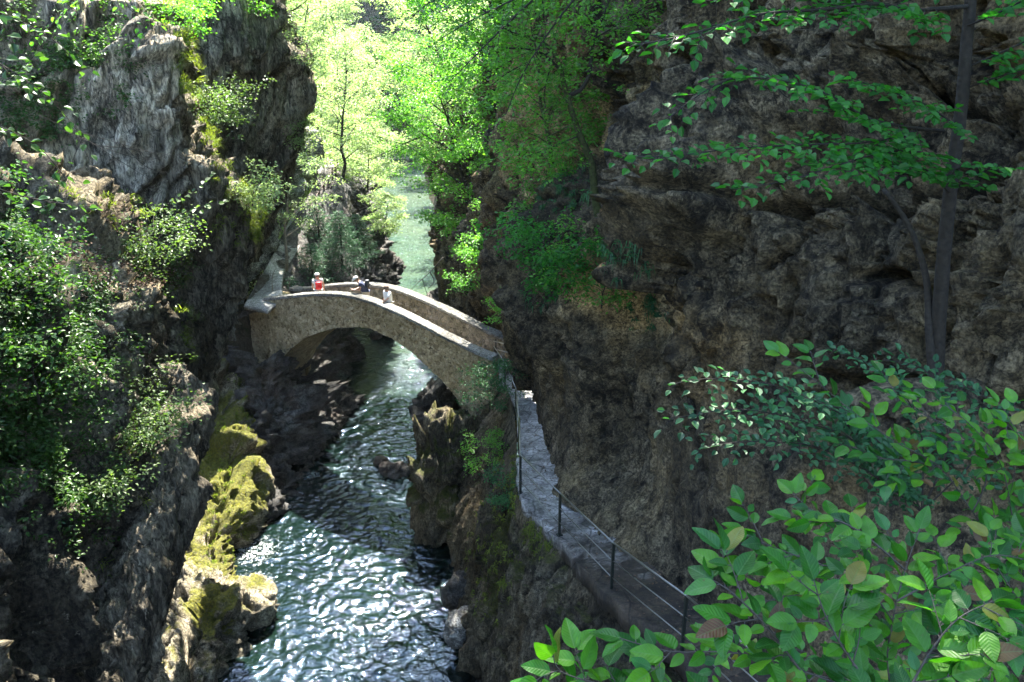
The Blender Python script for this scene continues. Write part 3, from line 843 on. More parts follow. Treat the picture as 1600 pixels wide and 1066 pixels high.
def path_mat():
    m, nt, b = new_mat("walkway_ground")
    geo = N(nt, "ShaderNodeNewGeometry"); sp = N(nt, "ShaderNodeSeparateXYZ"); nt.links.new(geo.outputs["Position"], sp.inputs[0])
    n1 = noise(nt, geo.outputs["Position"], 1.6, 6, .65, .4); n2 = noise(nt, geo.outputs["Position"], 14, 6, .7)
    conc = ramp(nt, n1.outputs[0], [(.36, c3(.10, .098, .09)), (.5, c3(.24, .235, .22)), (.64, c3(.36, .35, .335))]).outputs[0]
    soil_shade = ramp(nt, n1.outputs[0], [(.38, c3(.012, .009, .005)), (.6, c3(.055, .04, .024))]).outputs[0]  # brown earth at the near end, darkened for shade under the overhang
    k = math_n(nt, 'ADD', math_n(nt, 'MULTIPLY', sp.outputs[1], .12), math_n(nt, 'MULTIPLY', n1.outputs[0], .9))
    f = ramp(nt, k, [(.0, g(0)), (1.0, g(1))]).outputs[0]
    f = ramp(nt, math_n(nt, 'SUBTRACT', k, 1.75), [(.30, g(0)), (.75, g(1))]).outputs[0]
    col = mixc(nt, 1.0, mixc(nt, f, soil_shade, conc), ramp(nt, n2.outputs[0], [(.38, g(.5)), (.62, g(1.4))]).outputs[0], 'MULTIPLY')
    vo = N(nt, "ShaderNodeTexVoronoi", feature='DISTANCE_TO_EDGE'); vo.inputs["Scale"].default_value = 1.1; nt.links.new(geo.outputs["Position"], vo.inputs["Vector"])
    cr = ramp(nt, vo.outputs[0], [(0, g(.3)), (.03, g(1))]).outputs[0]; col = mixc(nt, 1.0, col, cr, 'MULTIPLY')
    nt.links.new(col, b.inputs["Base Color"]); b.inputs["Roughness"].default_value = .85
    bp = N(nt, "ShaderNodeBump"); bp.inputs["Strength"].default_value = .7; bp.inputs["Distance"].default_value = .04
    nt.links.new(math_n(nt, 'ADD', n2.outputs[0], math_n(nt, 'MULTIPLY', cr, .5)), bp.inputs["Height"]); nt.links.new(bp.outputs[0], b.inputs["Normal"])
    return m
M['walkway'] = path_mat()
def wall(off, th, zlo, zhi, s0, s1, name, mat, parent, nS=260, nZ=34, rough=0.035, seed=0.0, thf=3, btm=None):
    """a masonry wall following the bridge line, rough faces"""
    s = np.linspace(s0, s1, nS)
    lo, hi = zlo(s), zhi(s)
    t = np.linspace(0, 1, nZ)
    front = bp3(np.repeat(s[:, None], nZ, 1), np.full((nS, nZ), off), lo[:, None] + (hi - lo)[:, None] * t[None])
    k = np.linspace(0, 1, thf + 1)[1:-1]
    top = bp3(np.repeat(s[:, None], len(k), 1), off + th * np.repeat(k[None], nS, 0), np.repeat(hi[:, None], len(k), 1))
    back = bp3(np.repeat(s[:, None], nZ, 1), np.full((nS, nZ), off + th), hi[:, None] + (lo - hi)[:, None] * t[None])
    G = np.concatenate([front, top, back], 1)
    n = np.zeros_like(G)
    n[:, :nZ, :2] = -NX; n[:, nZ:nZ + len(k), 2] = 1; n[:, nZ + len(k):, :2] = NX
    q = G * 3.4 + seed + 0.3 * np.stack([perlin(G * 2), perlin(G * 2 + 9), perlin(G * 2 + 21)], -1)
    F1, F2, Vc = worley(q)
    d = rough * (np.clip((F2 - F1) / 0.25, 0, 1) * 0.9 + (Vc - 0.5) * 0.9) + rough * 0.8 * fbm(G * 7, 3) + rough * 1.5 * fbm(G * 0.8, 2)
    G = G + n * d[..., None]
    R, Cc = G.shape[:2]
    Vv = G.reshape(-1, 3)
    F = grid_faces(R, Cc)
    idx = np.arange(R * Cc).reshape(R, Cc)
    bottom = np.stack([idx[:-1, -1], idx[1:, -1], idx[1:, 0], idx[:-1, 0]], 1)
    caps = []
    for r, fl in ((0, False), (R - 1, True)):
        for z in range(nZ - 1):
            a, b2 = idx[r, z], idx[r, z + 1]; c, d2 = idx[r, Cc - 2 - z], idx[r, Cc - 1 - z]
            caps.append([a, b2, c, d2] if fl else [d2, c, b2, a])
    # end strips over the top
    F = np.concatenate([F, bottom, np.array(caps)])
    return mesh_obj(name, Vv, F, mat, parent)

bridge = empty("footbridge", (A0[0] + EX[0] * 6, A0[1] + EX[1] * 6, 5.0), 0,
               "humpbacked stone footbridge with a single arch spanning the gorge river", "bridge")
def BA(o): return adopt(o, bridge)
def soff(f, dz): return lambda s: f(s) + dz
BA(wall(0.0, 0.34, zbot, soff(ztop, -0.07), S0, S1, "spandrel_wall", M['masonry'], None, nS=330, nZ=44, rough=0.04))
BA(wall(BW + 0.02, 0.34, zbot, soff(ztop, -0.95), S0 - 0.3, S1, "spandrel_wall", M['masonry'], None, nS=160, nZ=20, seed=40))
BA(wall(BW, 0.34, soff(ztop, -0.95), soff(ztop, -0.07), S0 - 0.3, S1 + 0.05, "parapet", M['masonry_in'], None, nS=330, nZ=14, rough=0.03, seed=70))
BA(wall(-0.05, 0.44, soff(ztop, -0.072), soff(ztop, 0.03), S0 - 0.02, S1 + 0.02, "coping", M['mortar'], None, nS=330, nZ=4, rough=0.022, seed=90, thf=5))
BA(wall(BW - 0.05, 0.44, soff(ztop, -0.072), soff(ztop, 0.03), S0 - 0.32, S1 + 0.07, "coping", M['mortar'], None, nS=330, nZ=4, rough=0.022, seed=95, thf=5))
# arch barrel
sa = np.linspace(SA, SB, 90)
G1 = np.stack([bp3(sa, np.full(90, o_), zbot(sa) + 0.02) for o_ in np.linspace(0.06, BW + 0.3, 18)], 1)
G1[..., 2] += 0.03 * fbm(G1 * 3, 3)
G2 = G1.copy(); G2[..., 2] += 0.3
Vb = np.concatenate([G1.reshape(-1, 3), G2.reshape(-1, 3)])
Fb = np.concatenate([grid_faces(90, 18)[:, ::-1], grid_faces(90, 18, 90 * 18)])
BA(mesh_obj("arch_barrel", Vb, Fb, M['masonry']))
# deck
sd = np.linspace(S0 - 0.4, S1 + 0.1, 120)
Gd = np.stack([bp3(sd, np.full(120, o_), deck_z(sd)) for o_ in np.linspace(0.30, BW + 0.04, 14)], 1)
Gd[..., 2] += 0.02 * fbm(Gd * 2, 3)
Gd2 = Gd.copy(); Gd2[..., 2] -= 0.25
BA(mesh_obj("deck", np.concatenate([Gd.reshape(-1, 3), Gd2.reshape(-1, 3)]), np.concatenate([grid_faces(120, 14), grid_faces(120, 14, 1680)[:, ::-1]]), M['path']))

# abutment wall left of the bridge, with its slab of path
def strip(name, left, right, mat, n=80, m=12, th=0.25, rough=0.03, kind=True):
    L = catmull(np.array(left, float), n); R = catmull(np.array(right, float), n)
    t = np.linspace(0, 1, m)[None, :, None]
    G = L[:, None] * (1 - t) + R[:, None] * t
    G[..., 2] += rough * fbm(G * 1.8, 4) + rough * 0.4 * fbm(G * 8, 2)
    B = G.copy(); B[..., 2] -= th
    V = np.concatenate([G.reshape(-1, 3), B.reshape(-1, 3)]); K = n * m
    i = np.arange(K).reshape(n, m)
    def side(e): return np.stack([e[:-1], e[1:], e[1:] + K, e[:-1] + K], 1)
    F = np.concatenate([grid_faces(n, m), grid_faces(n, m, K)[:, ::-1], side(i[:, 0]), side(i[:, -1])[:, ::-1], side(i[0])[:, ::-1], side(i[-1])])
    o = mesh_obj(name, V, F, mat)
    if kind: tag(o, kind='structure')
    return o
zl = 6.62
lp_l = [Pz(372, 506, zl - .25), Pz(381, 483, zl + .02), Pz(393, 462, 6.8), Pz(406, 440, 7.05), P(418, 420, 37.6), P(436, 385, 40.2), P(452, 350, 43), P(488, 300, 47.5), P(497, 268, 55), P(505, 252, 66)]
lp_r = [Pz(416, 512, zl - .25), Pz(418, 490, zl + .02), Pz(440, 470, 6.8), Pz(441, 446, 7.05), P(447, 424, 38.2), P(470, 385, 41), P(484, 350, 43.8), P(524, 296, 48.5), P(523, 268, 56), P(520, 252, 67)]
UPZ = np.array([0, 0, .14])
strip("footpath", [q_ + UPZ for q_ in lp_l[1:]], [q_ + UPZ for q_ in lp_r[1:]], M['path'], n=140, th=0.16, rough=0.03)
ab = Acc()
e0 = bp3(np.array([S0 - 1.15]), np.array([0.12]), np.array([0.0]))[0]; e1 = bp3(np.array([S0 + 0.02]), np.array([0.12]), np.array([0.0]))[0]
def retaining():
    s = lambda: None
    return wall(0.34, 1.5, lambda s: 0 * s + 3.2, lambda s: 0 * s + zl + 0.08, S0 - 1.6, S0 + 0.03, "retaining_wall", M['masonry'], None, nS=50, nZ=60, rough=0.04, seed=123)
rw = retaining()
tag(rw, "low mossy stone retaining wall carrying the path at the bridge's left end", "wall")

# -------- right-hand path
rp_l = [Pz(771, 566, 6.0), Pz(785, 592, 5.95), Pz(806, 640, 6.3), Pz(811, 700, 6.8), Pz(811, 772, 7.1), Pz(868, 840, 7.4), Pz(950, 930, 8.2), Pz(1060, 1023, 8.8), Pz(1230, 1200, 9.6), Pz(1500, 1500, 10.4)]
rp_r = [p + np.array([1.18, 0.40, 0.0]) for p in rp_l]
rp_r[0] = rp_l[0] + np.array([1.6, 1.5, 0]); 
pathL = catmull(np.array(rp_l), 260); pathR = catmull(np.array(rp_r), 260)
pathL[:, 0] += .10 * fbm(pathL * 1.3, 4) ; pathR[:, 0] += .15 * fbm(pathR * 1.1, 4)
strip("footpath", pathL, pathR, M['walkway'], n=300, m=26, th=0.35, rough=0.05)

# ================================================================== VEGETATION
def unit(a): return a / (np.linalg.norm(a, axis=-1)[..., None] + 1e-9)

def leaf_arrays(C, D, Nn, L, W=0.55, fold=0.18):
    """C base points, D directions, Nn normals, L lengths -> 6-vertex folded leaves"""
    n = len(C)
    D = unit(D); Nn = unit(Nn - (Nn * D).sum(1)[:, None] * D); Sd = np.cross(D, Nn)
    L = np.broadcast_to(np.asarray(L, float), (n,))[:, None]
    w = L * W * 0.5
    up = Nn * w * fold * 2
    V = np.stack([C, C + D * L * .3 + Sd * w + up, C + D * L * .68 + Sd * w * .85 + up, C + D * L - Nn * L * .08,
                  C + D * L * .68 - Sd * w * .85 + up, C + D * L * .3 - Sd * w + up], 1)
    b = np.arange(n)[:, None] * 6
    F = np.concatenate([b + np.array([[0, 1, 2, 3]]), b + np.array([[0, 3, 4, 5]])])
    return V.reshape(-1, 3), F

def spray_cloud(R, centres, radii, per, size, tilt=0.45, flat=0.22, W=0.6, outward=None):
    """flat leafy sprays: per leaves round each centre"""
    k = len(centres)
    c = np.repeat(centres, per, 0); r = np.repeat(np.broadcast_to(radii, (k,)), per)
    th = R.rand(k * per) * 2 * math.pi; rr = np.sqrt(R.rand(k * per)) * r
    off = np.stack([np.cos(th) * rr, np.sin(th) * rr, R.normal(size=k * per) * r * flat], 1)
    # tilt each spray a little
    tl = np.repeat(R.normal(size=(k, 2)) * 0.30, per, 0)
    off[:, 2] += off[:, 0] * tl[:, 0] + off[:, 1] * tl[:, 1] - 0.25 * rr * rr / np.maximum(r, .01)
    D = np.stack([np.cos(th + R.normal(size=k * per) * .8), np.sin(th + R.normal(size=k * per) * .8), -0.25 + R.normal(size=k * per) * .3], 1)
    Nn = np.stack([-tl[:, 0] + R.normal(size=k * per) * tilt, -tl[:, 1] + R.normal(size=k * per) * tilt, np.ones(k * per)], 1)
    return leaf_arrays(c + off, D, Nn, size * (0.65 + 0.6 * R.rand(k * per)), W)

def grow(R, p, d, length, n=7, wander=0.25, lift=0.0):
    pts = [np.array(p, float)]; d = np.array(d, float)
    for i in range(n):
        d = d + R.normal(size=3) * wander * 0.5 + np.array([0, 0, lift])
        d /= np.linalg.norm(d)
        pts.append(pts[-1] + d * length / n)
    return np.array(pts)

def tree_mesh(seed, h, cr, base=0.3, lean=(0, 0), limbs=16, leaf=0.16, per=26, trunk_r=0.16, spray=0.6, density=1.0, wander=0.16, shape='round', trunk_pts=None, tilt=0.45):
    R = np.random.RandomState(seed)
    wood = Acc()
    if trunk_pts is None:
        t = np.linspace(0, 1, 12)
        tp_ = np.stack([lean[0] * t ** 1.6 * h + np.cumsum(R.normal(size=12)) * .02 * h * .5, lean[1] * t ** 1.6 * h + np.cumsum(R.normal(size=12)) * .02 * h * .5, t * h], 1)
        tp_[:, :2] -= tp_[0, :2]
    else:
        tp_ = catmull(np.array(trunk_pts, float), 16); t = np.linspace(0, 1, 16)
    wood.tube(tp_, trunk_r * (1 - 0.88 * t ** 0.9), 8)
    cents = []
    for i in range(limbs):
        f = base + (0.97 - base) * (i + R.rand() * .6) / limbs
        p = np.array([np.interp(f, t, tp_[:, k]) for k in range(3)])
        az = i * 2.4 + R.rand() * .8
        prof = {'round': math.sin(math.pi * min(1, 0.18 + 0.8 * (f - base) / (1 - base))) ** 0.6, 'cone': 1.05 - (f - base) / (1 - base), 'spread': 0.5 + 0.6 * (f - base) / (1 - base)}[shape]
        ln = cr * prof * (0.75 + 0.5 * R.rand())
        el = 0.55 if shape != 'cone' else -0.1
        lp = grow(R, p, [math.cos(az), math.sin(az), el + .3 * R.rand()], ln, 7, wander, -0.05)
        wood.tube(lp, trunk_r * 0.38 * (1 - f * .5) * np.linspace(1, .15, 8), 6)
        nt_ = max(2, int(ln * 1.6 * density))
        for k in range(nt_):
            g_ = 0.3 + 0.7 * (k + R.rand()) / nt_
            q = np.array([np.interp(g_, np.linspace(0, 1, 8), lp[:, j]) for j in range(3)])
            a2 = az + R.choice([-1, 1]) * (0.5 + R.rand() * .7)
            tw = grow(R, q, [math.cos(a2), math.sin(a2), .1 + .3 * R.rand()], ln * .42 * (0.5 + R.rand()), 4, wander, -0.04)
            wood.tube(tw, trunk_r * 0.10 * np.linspace(1, .2, 5), 4)
            cents += [tw[2], tw[3] + R.normal(size=3) * .1, tw[4]]
        cents.append(lp[-1]); cents.append(lp[-3])
    cents = np.array(cents)
    V, F = spray_cloud(R, cents, spray * (0.6 + 0.7 * R.rand(len(cents))), per, leaf, tilt=tilt)
    return wood, V, F

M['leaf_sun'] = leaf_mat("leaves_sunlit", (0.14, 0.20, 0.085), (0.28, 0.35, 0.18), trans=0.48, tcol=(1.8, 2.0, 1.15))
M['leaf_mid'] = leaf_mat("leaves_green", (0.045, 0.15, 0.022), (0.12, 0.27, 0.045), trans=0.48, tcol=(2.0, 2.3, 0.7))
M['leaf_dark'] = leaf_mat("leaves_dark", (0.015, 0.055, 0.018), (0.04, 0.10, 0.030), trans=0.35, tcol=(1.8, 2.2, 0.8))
M['needle'] = leaf_mat("needles", (0.018, 0.060, 0.035), (0.05, 0.12, 0.06), trans=0.25, tcol=(1.5, 1.8, 1.0))
M['bark'] = plain("bark_dark", (0.020, 0.016, 0.011), 0.85, var=0.5, sc=22, bump=0.8)
M['bark_moss'] = plain("bark_mossy", (0.045, 0.052, 0.016), 0.9, var=0.6, sc=14, bump=0.9)
M['bark_pale'] = plain("bark_pale", (0.16, 0.14, 0.11), 0.85, var=0.4, sc=18, bump=0.6)

def plant_tree(name, loc, data, leafm, bark, label, cat='tree', group=None, rz=0.0):
    wood, V, F = data
    root = empty(name, loc, rz, label, cat, group)
    wood.build('trunk', bark, root)
    mesh_obj('crown', V, F, leafm, root, smooth=False)
    return root

def copy_tree(src, loc, rz, sc, label=None, group=None):
    r = src.copy(); link(r); r.location = loc; r.rotation_euler = (0, 0, rz); r.scale = (sc, sc, sc)
    if label: r["label"] = label
    if group: r["group"] = group
    for ch in src.children:
        c = ch.copy(); link(c); c.parent = r
    return r

# ---- unseen canopy trees added above the right-hand cliff to shade path, wall and foreground
CAN = "unseen beeches added above the right-hand cliff for shade"
can = plant_tree('shade_beech', (4.5, 25, 19), tree_mesh(201, 15, 6.5, base=.25, limbs=24, leaf=.30, per=34, trunk_r=.28, spray=1.1, lean=(-.25, 0)), M['leaf_mid'], M['bark'],
                 "unseen tall beech added above the frame to shade the right-hand cliff", 'tree', CAN)
for (x, y, z, rz, sc) in [(7.5, 17, 19, 2.2, 1.0), (9, 9, 19, 0.4, 1.0), (1.5, 30, 22, 5.1, 0.9), (5.5, 11, 19.5, 1.4, .75)]:
    copy_tree(can, (x, y, z), rz, sc)

# ---- trees of the valley behind the bridge
GL = "broadleaf trees on the left bank beyond the bridge"
GR = "broadleaf trees on the right bank beyond the bridge"
protoA = tree_mesh(11, 11, 4.2, base=.12, limbs=26, leaf=.20, per=30, trunk_r=.17, spray=.62)
protoB = tree_mesh(12, 14, 4.6, base=.15, limbs=28, leaf=.22, per=30, trunk_r=.22, spray=.7, shape='spread')
protoC = tree_mesh(13, 8, 3.4, base=.06, limbs=22, leaf=.17, per=30, trunk_r=.12, spray=.5)
def gz(x, y): return float(terrain_z(np.array([float(x)]), np.array([float(y)]))[0])
left_spots = [(-14.5, 52, 0), (-17, 58, 1), (-13.5, 60, 2), (-20, 50, 1), (-18.5, 66, 0), (-15.5, 72, 2), (-22, 75, 1), (-17.5, 84, 0), (-24, 88, 1), (-20.5, 97, 2), (-27, 100, 1), (-24, 112, 0), (-31, 120, 1), (-26, 128, 0), (-16, 47, 2), (-13.2, 66, 2), (-15.3, 79, 2), (-30, 62, 1), (-34, 85, 1), (-19.5, 118, 2), (-22.5, 106, 2), (-25, 134, 2), (-29, 140, 1), (-33, 132, 1)]
right_spots = [(-2.5, 60, 2), (1, 66, 1), (-3.8, 72, 2), (-1, 80, 0), (-5.5, 86, 2), (2, 90, 1), (-7.5, 99, 0), (-3, 108, 1), (-11, 112, 2), (-8, 122, 0), (-14, 132, 1), (-16, 145, 0), (-4, 130, 1), (4, 76, 1), (-24, 146, 0), (-31, 150, 1), (-20, 155, 1), (-12, 152, 0), (-38, 142, 1), (-28, 165, 1), (-15, 166, 1), (-40, 160, 1)]
kinds = [("low spreading", protoA), ("tall spreading", protoB), ("small bushy", protoC)]
first = {}
def place_forest(spots, side, group, leafm, off):
    R = np.random.RandomState(31 + off)
    for i, (x, y, k) in enumerate(spots):
        z = gz(x, y) - 0.3
        lab = f"{kinds[k][0]} broadleaf tree on the {side} bank far beyond the bridge"
        key = (side, k)
        if key not in first:
            first[key] = plant_tree('broadleaf_tree', (x, y, z), kinds[k][1], leafm, M['bark'], lab, 'tree', group, rz=R.rand() * 6)
        else:
            copy_tree(first[key], (x, y, z), R.rand() * 6.28, 0.85 + .35 * R.rand(), lab, group)
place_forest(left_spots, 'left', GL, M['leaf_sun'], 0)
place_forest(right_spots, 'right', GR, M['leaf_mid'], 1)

# ---- far wood closing the valley
def far_wood():
    R = np.random.RandomState(77)
    n = 5200
    x = R.uniform(-150, 90, n); y = R.uniform(150, 300, n)
    z = terrain_z(x, y) + R.rand(n) * 5
    c = np.stack([x, y, z], 1)
    V, F = spray_cloud(R, c, 2.0 + 1.6 * R.rand(n), 26, 1.0, tilt=.6, flat=.5)
    o = mesh_obj('far_wood', V, F, M['leaf_dark'], smooth=False)
    tag(o, "hazy dark green wood on the hillside closing the valley", "wood", kind='stuff')
far_wood()

# ---- individual trees close behind the bridge
plant_tree('leaning_tree', P(752, 425, 41.5), tree_mesh(21, 10.5, 3.6, base=.12, lean=(-.22, -.05), limbs=26, leaf=.13, per=34, trunk_r=.15, spray=.48, density=1.3), M['leaf_mid'], M['bark'],
           "leafy green tree leaning over the river beyond the bridge's right end", 'tree')
plant_tree('leaning_tree', P(745, 300, 46), tree_mesh(22, 11, 4.2, base=.1, lean=(-.30, -.05), limbs=26, leaf=.14, per=32, trunk_r=.16, spray=.5, density=1.2), M['leaf_sun'], M['bark'],
           "bright sunlit tree leaning left across the gap above the river", 'tree')
plant_tree('leaning_tree', P(800, 330, 31.5), tree_mesh(23, 9.5, 2.9, base=.1, lean=(-.22, -.08), limbs=26, leaf=.11, per=34, trunk_r=.12, spray=.42, density=1.3), M['leaf_mid'], M['bark'],
           "dense green tree hugging the left edge of the right-hand cliff", 'tree')
plant_tree('leaning_tree', P(800, 110, 29.5), tree_mesh(24, 7, 2.3, base=.05, lean=(-.25, -.1), limbs=22, leaf=.11, per=34, trunk_r=.12, spray=.45, density=1.2), M['leaf_mid'], M['bark'],
           "green tree at the cliff's upper left shoulder overhanging the gorge", 'tree')
plant_tree('leaning_tree', P(862, 262, 22.6), tree_mesh(35, 4.6, 1.9, base=.08, lean=(-.18, -.15), limbs=20, leaf=.10, per=26, trunk_r=.07, spray=.36, density=1.2), M['leaf_mid'], M['bark_moss'],
           "small green tree rooted on the mossy ledge left of the crooked tree", 'tree')
plant_tree('cliff_shrub', P(770, 480, 34.5), tree_mesh(25, 3.2, 1.7, base=.05, lean=(-.2, -.1), limbs=16, leaf=.10, per=30, trunk_r=.05, spray=.35), M['leaf_mid'], M['bark'],
           "small leafy shrub hanging off the rock just behind the bridge's right parapet", 'shrub')
plant_tree('cliff_shrub', P(600, 372, 47), tree_mesh(26, 2.6, 1.4, base=.02, lean=(.25, 0), limbs=16, leaf=.11, per=30, trunk_r=.05, spray=.35), M['leaf_sun'], M['bark'],
           "bright yellow-green shrub spilling off the promontory above the river", 'shrub')
plant_tree('cliff_shrub', P(575, 300, 52), tree_mesh(27, 3.6, 2.2, base=.02, lean=(.1, 0), limbs=18, leaf=.12, per=32, trunk_r=.06, spray=.42), M['leaf_sun'], M['bark'],
           "sunlit shrub crowning the promontory beside the fenced path", 'shrub')
plant_tree('path_tree', P(447, 428, 38.2), tree_mesh(28, 6.8, 2.0, base=.25, lean=(.12, 0), limbs=18, leaf=.10, per=22, trunk_r=.09, spray=.34), M['leaf_sun'], M['bark_pale'],
           "slim crooked sapling beside the left-hand path past the bridge", 'tree')
plant_tree('path_tree', P(535, 300, 50), tree_mesh(29, 9.5, 3.0, base=.2, lean=(.05, 0), limbs=22, leaf=.13, per=30, trunk_r=.12, spray=.5), M['leaf_sun'], M['bark'],
           "brightly sunlit tree standing over the top of the left-hand path", 'tree')
plant_tree('crag_tree', P(440, 60, 26.5), tree_mesh(30, 5.5, 2.2, base=.1, lean=(.25, .1), limbs=18, leaf=.10, per=30, trunk_r=.09, spray=.4), M['leaf_sun'], M['bark_moss'],
           "sunlit tree on the upper left crag reaching into the gap", 'tree')
plant_tree('crag_tree', P(478, 170, 43), tree_mesh(34, 6.5, 2.6, base=.1, lean=(.15, .1), limbs=20, leaf=.12, per=30, trunk_r=.09, spray=.45), M['leaf_sun'], M['bark'],
           "bright tree on the pale rock wall above the left-hand path", 'tree')

# ---- spruces by the left path
def spruce(seed, h, r, dens=1.0):
    R = np.random.RandomState(seed)
    wood = Acc(); wood.tube(np.array([[0, 0, 0], [0.03, 0, h * .5], [0, 0.02, h]]), [.06 * h / 3, .04 * h / 3, .01], 6)
    C, D, Nn = [], [], []
    tiers = int(h * 6)
    for i in range(tiers):
        f = (i + .5) / tiers; z = h * (.06 + .92 * f); ln = r * (1 - f) ** .8 + .12
        for k in range(7):
            az = i * 1.1 + k * 6.283 / 7 + R.rand() * .5
            lp = grow(R, [0, 0, z], [math.cos(az), math.sin(az), .15], ln * (.7 + .5 * R.rand()), 5, .1, -.05)
            wood.tube(lp, .008 * np.linspace(1, .3, 6), 4)
            m = int(46 * ln * dens) + 6
            g_ = R.rand(m) ** .8
            q = np.stack([np.interp(g_, np.linspace(0, 1, 6), lp[:, j]) for j in range(3)], 1)
            sgn = R.choice([-1, 1], m); a2 = az + sgn * (.6 + .5 * R.rand(m)); off = R.rand(m) * .22 * ln
            dd = np.stack([np.cos(a2), np.sin(a2), -.15 + .25 * R.normal(size=m)], 1)
            C.append(q + dd * off[:, None]); D.append(dd); Nn.append(np.stack([R.normal(size=m) * .4, R.normal(size=m) * .4, np.ones(m)], 1))
    V, F = leaf_arrays(np.concatenate(C), np.concatenate(D), np.concatenate(Nn), .13 * (.7 + .5 * np.random.RandomState(1).rand(sum(len(c) for c in C))), W=.28)
    return wood, V, F
SPG = "young spruces between the left-hand path and the river"
for i, (u, v, Y, h, r, lab) in enumerate([
    (490, 455, 39.5, 2.7, 1.5, "broad low young spruce right behind the bridge's left parapet"),
    (535, 420, 41.0, 3.3, 1.4, "tallest dark young spruce on the promontory behind the bridge"),
    (455, 470, 37.6, 1.4, 1.0, "smallest young spruce at the bridge's left end by the path"),
    (560, 400, 44.5, 2.6, 1.3, "young spruce growing at the promontory's dark right edge"),
    (500, 395, 42.5, 2.8, 1.2, "pale blue-green young spruce upslope beside the left-hand path")]):
    plant_tree('young_spruce', P(u, v, Y) - np.array([0, 0, .15]), spruce(50 + i, h, r), M['needle'], M['bark'], lab, 'spruce', SPG)

# ================================================================== NEAR VEGETATION
class Surf:
    """points and outward normals of a rock sheet, for planting things on it"""
    def __init__(s, G):
        s.G = G; s.N = grid_normals(G)
        d = ((CAM - G) * s.N).sum(-1)
        if np.median(d) < 0: s.N = -s.N
        s.p = G.reshape(-1, 3); s.n = s.N.reshape(-1, 3); s.u, s.v = proj(s.p)
    def ellipse(s, R, n, u, v, ru, rv, minup=-2.0, edge=False):
        w = (((s.u - u) / ru) ** 2 + ((s.v - v) / rv) ** 2 < 1) & (s.n[:, 2] > minup)
        idx = np.nonzero(w)[0]
        if len(idx) == 0: return np.zeros((0, 3)), np.zeros((0, 3))
        k = R.choice(idx, n)
        return s.p[k] + R.normal(size=(n, 3)) * .04, s.n[k]
LEDGE, OVER, RIGHT, MOSS, BANK, PROM = Surf(LEDGE_G), Surf(OVER_G), Surf(RIGHT_G), Surf(MOSS_G), Surf(BANK_G), Surf(PROM_G)

def blades(R, p, n, L, wd=0.008, droop=1.2, per=10, outv=0.5):
    """tufts of grass or hanging moss: per bent blades at each point"""
    k = len(p); P0 = np.repeat(p, per, 0) + R.normal(size=(k * per, 3)) * .035; Nn = np.repeat(n, per, 0)
    th = R.rand(k * per) * 6.283
    D = unit(Nn * outv + np.array([0, 0, .5]) + .55 * np.stack([np.cos(th), np.sin(th), 0 * th], 1))
    Ls = L * (0.5 + R.rand(k * per))[:, None]
    S_ = unit(np.cross(D, R.normal(size=(k * per, 3)))) * wd
    p1 = P0 + D * Ls * .5 - np.array([0, 0, .08]) * droop * Ls
    p2 = p1 + D * Ls * .3 - np.array([0, 0, .45]) * droop * Ls
    V = np.stack([P0 - S_, P0 + S_, p1 + S_ * .8, p2 + S_ * .2, p2 - S_ * .2, p1 - S_ * .8], 1)
    b = np.arange(k * per)[:, None] * 6
    F = np.concatenate([b + np.array([[0, 1, 2, 5]]), b + np.array([[5, 2, 3, 4]])])
    return V.reshape(-1, 3), F

M['leaf_pale'] = leaf_mat("leaves_pale", (0.035, 0.075, 0.022), (0.10, 0.15, 0.05), trans=0.40, tcol=(1.9, 2.1, 0.8), rough=0.42)
M['leaf_under'] = leaf_mat("leaves_undergrowth", (0.018, 0.055, 0.012), (0.06, 0.12, 0.03), trans=0.40, tcol=(1.9, 2.2, 0.7), rough=0.4)
M['leaf_teal'] = leaf_mat("leaves_teal", (0.014, 0.060, 0.022), (0.045, 0.13, 0.045), trans=0.33, tcol=(1.4, 2.0, .8), rough=0.5)
M['leaf_beech'] = leaf_mat("leaves_beech_shade", (0.016, 0.095, 0.014), (0.05, 0.18, 0.03), trans=0.45, tcol=(1.6, 2.3, .7), rough=0.5)
M['grass'] = leaf_mat("grass_blades", (0.075, 0.115, 0.015), (0.19, 0.22, 0.045), trans=0.45, tcol=(1.6, 1.8, .6), rough=0.6)
M['twig'] = plain('twig_bark', (0.045, 0.038, 0.03), .8, var=.4, sc=60)
M['litter'] = leaf_mat("dead_leaves", (0.05, 0.028, 0.014), (0.16, 0.10, 0.06), trans=0.1, tcol=(1, 1, 1), rough=0.7)

R4 = np.random.RandomState(404)
# ---- dead-leaf litter on the ledge
p, n = LEDGE.ellipse(R4, 9000, 190, 385, 130, 75, minup=.25)
V, F = leaf_arrays(p + n * .01, R4.normal(size=p.shape) * [1, 1, .2], n + R4.normal(size=p.shape) * .45, .055 * (.6 + .6 * R4.rand(len(p))), W=.6)
tag(mesh_obj('leaf_litter', V, F, M['litter'], smooth=False), "brown dead-leaf litter covering the near left ledge", "leaf litter", kind='stuff')

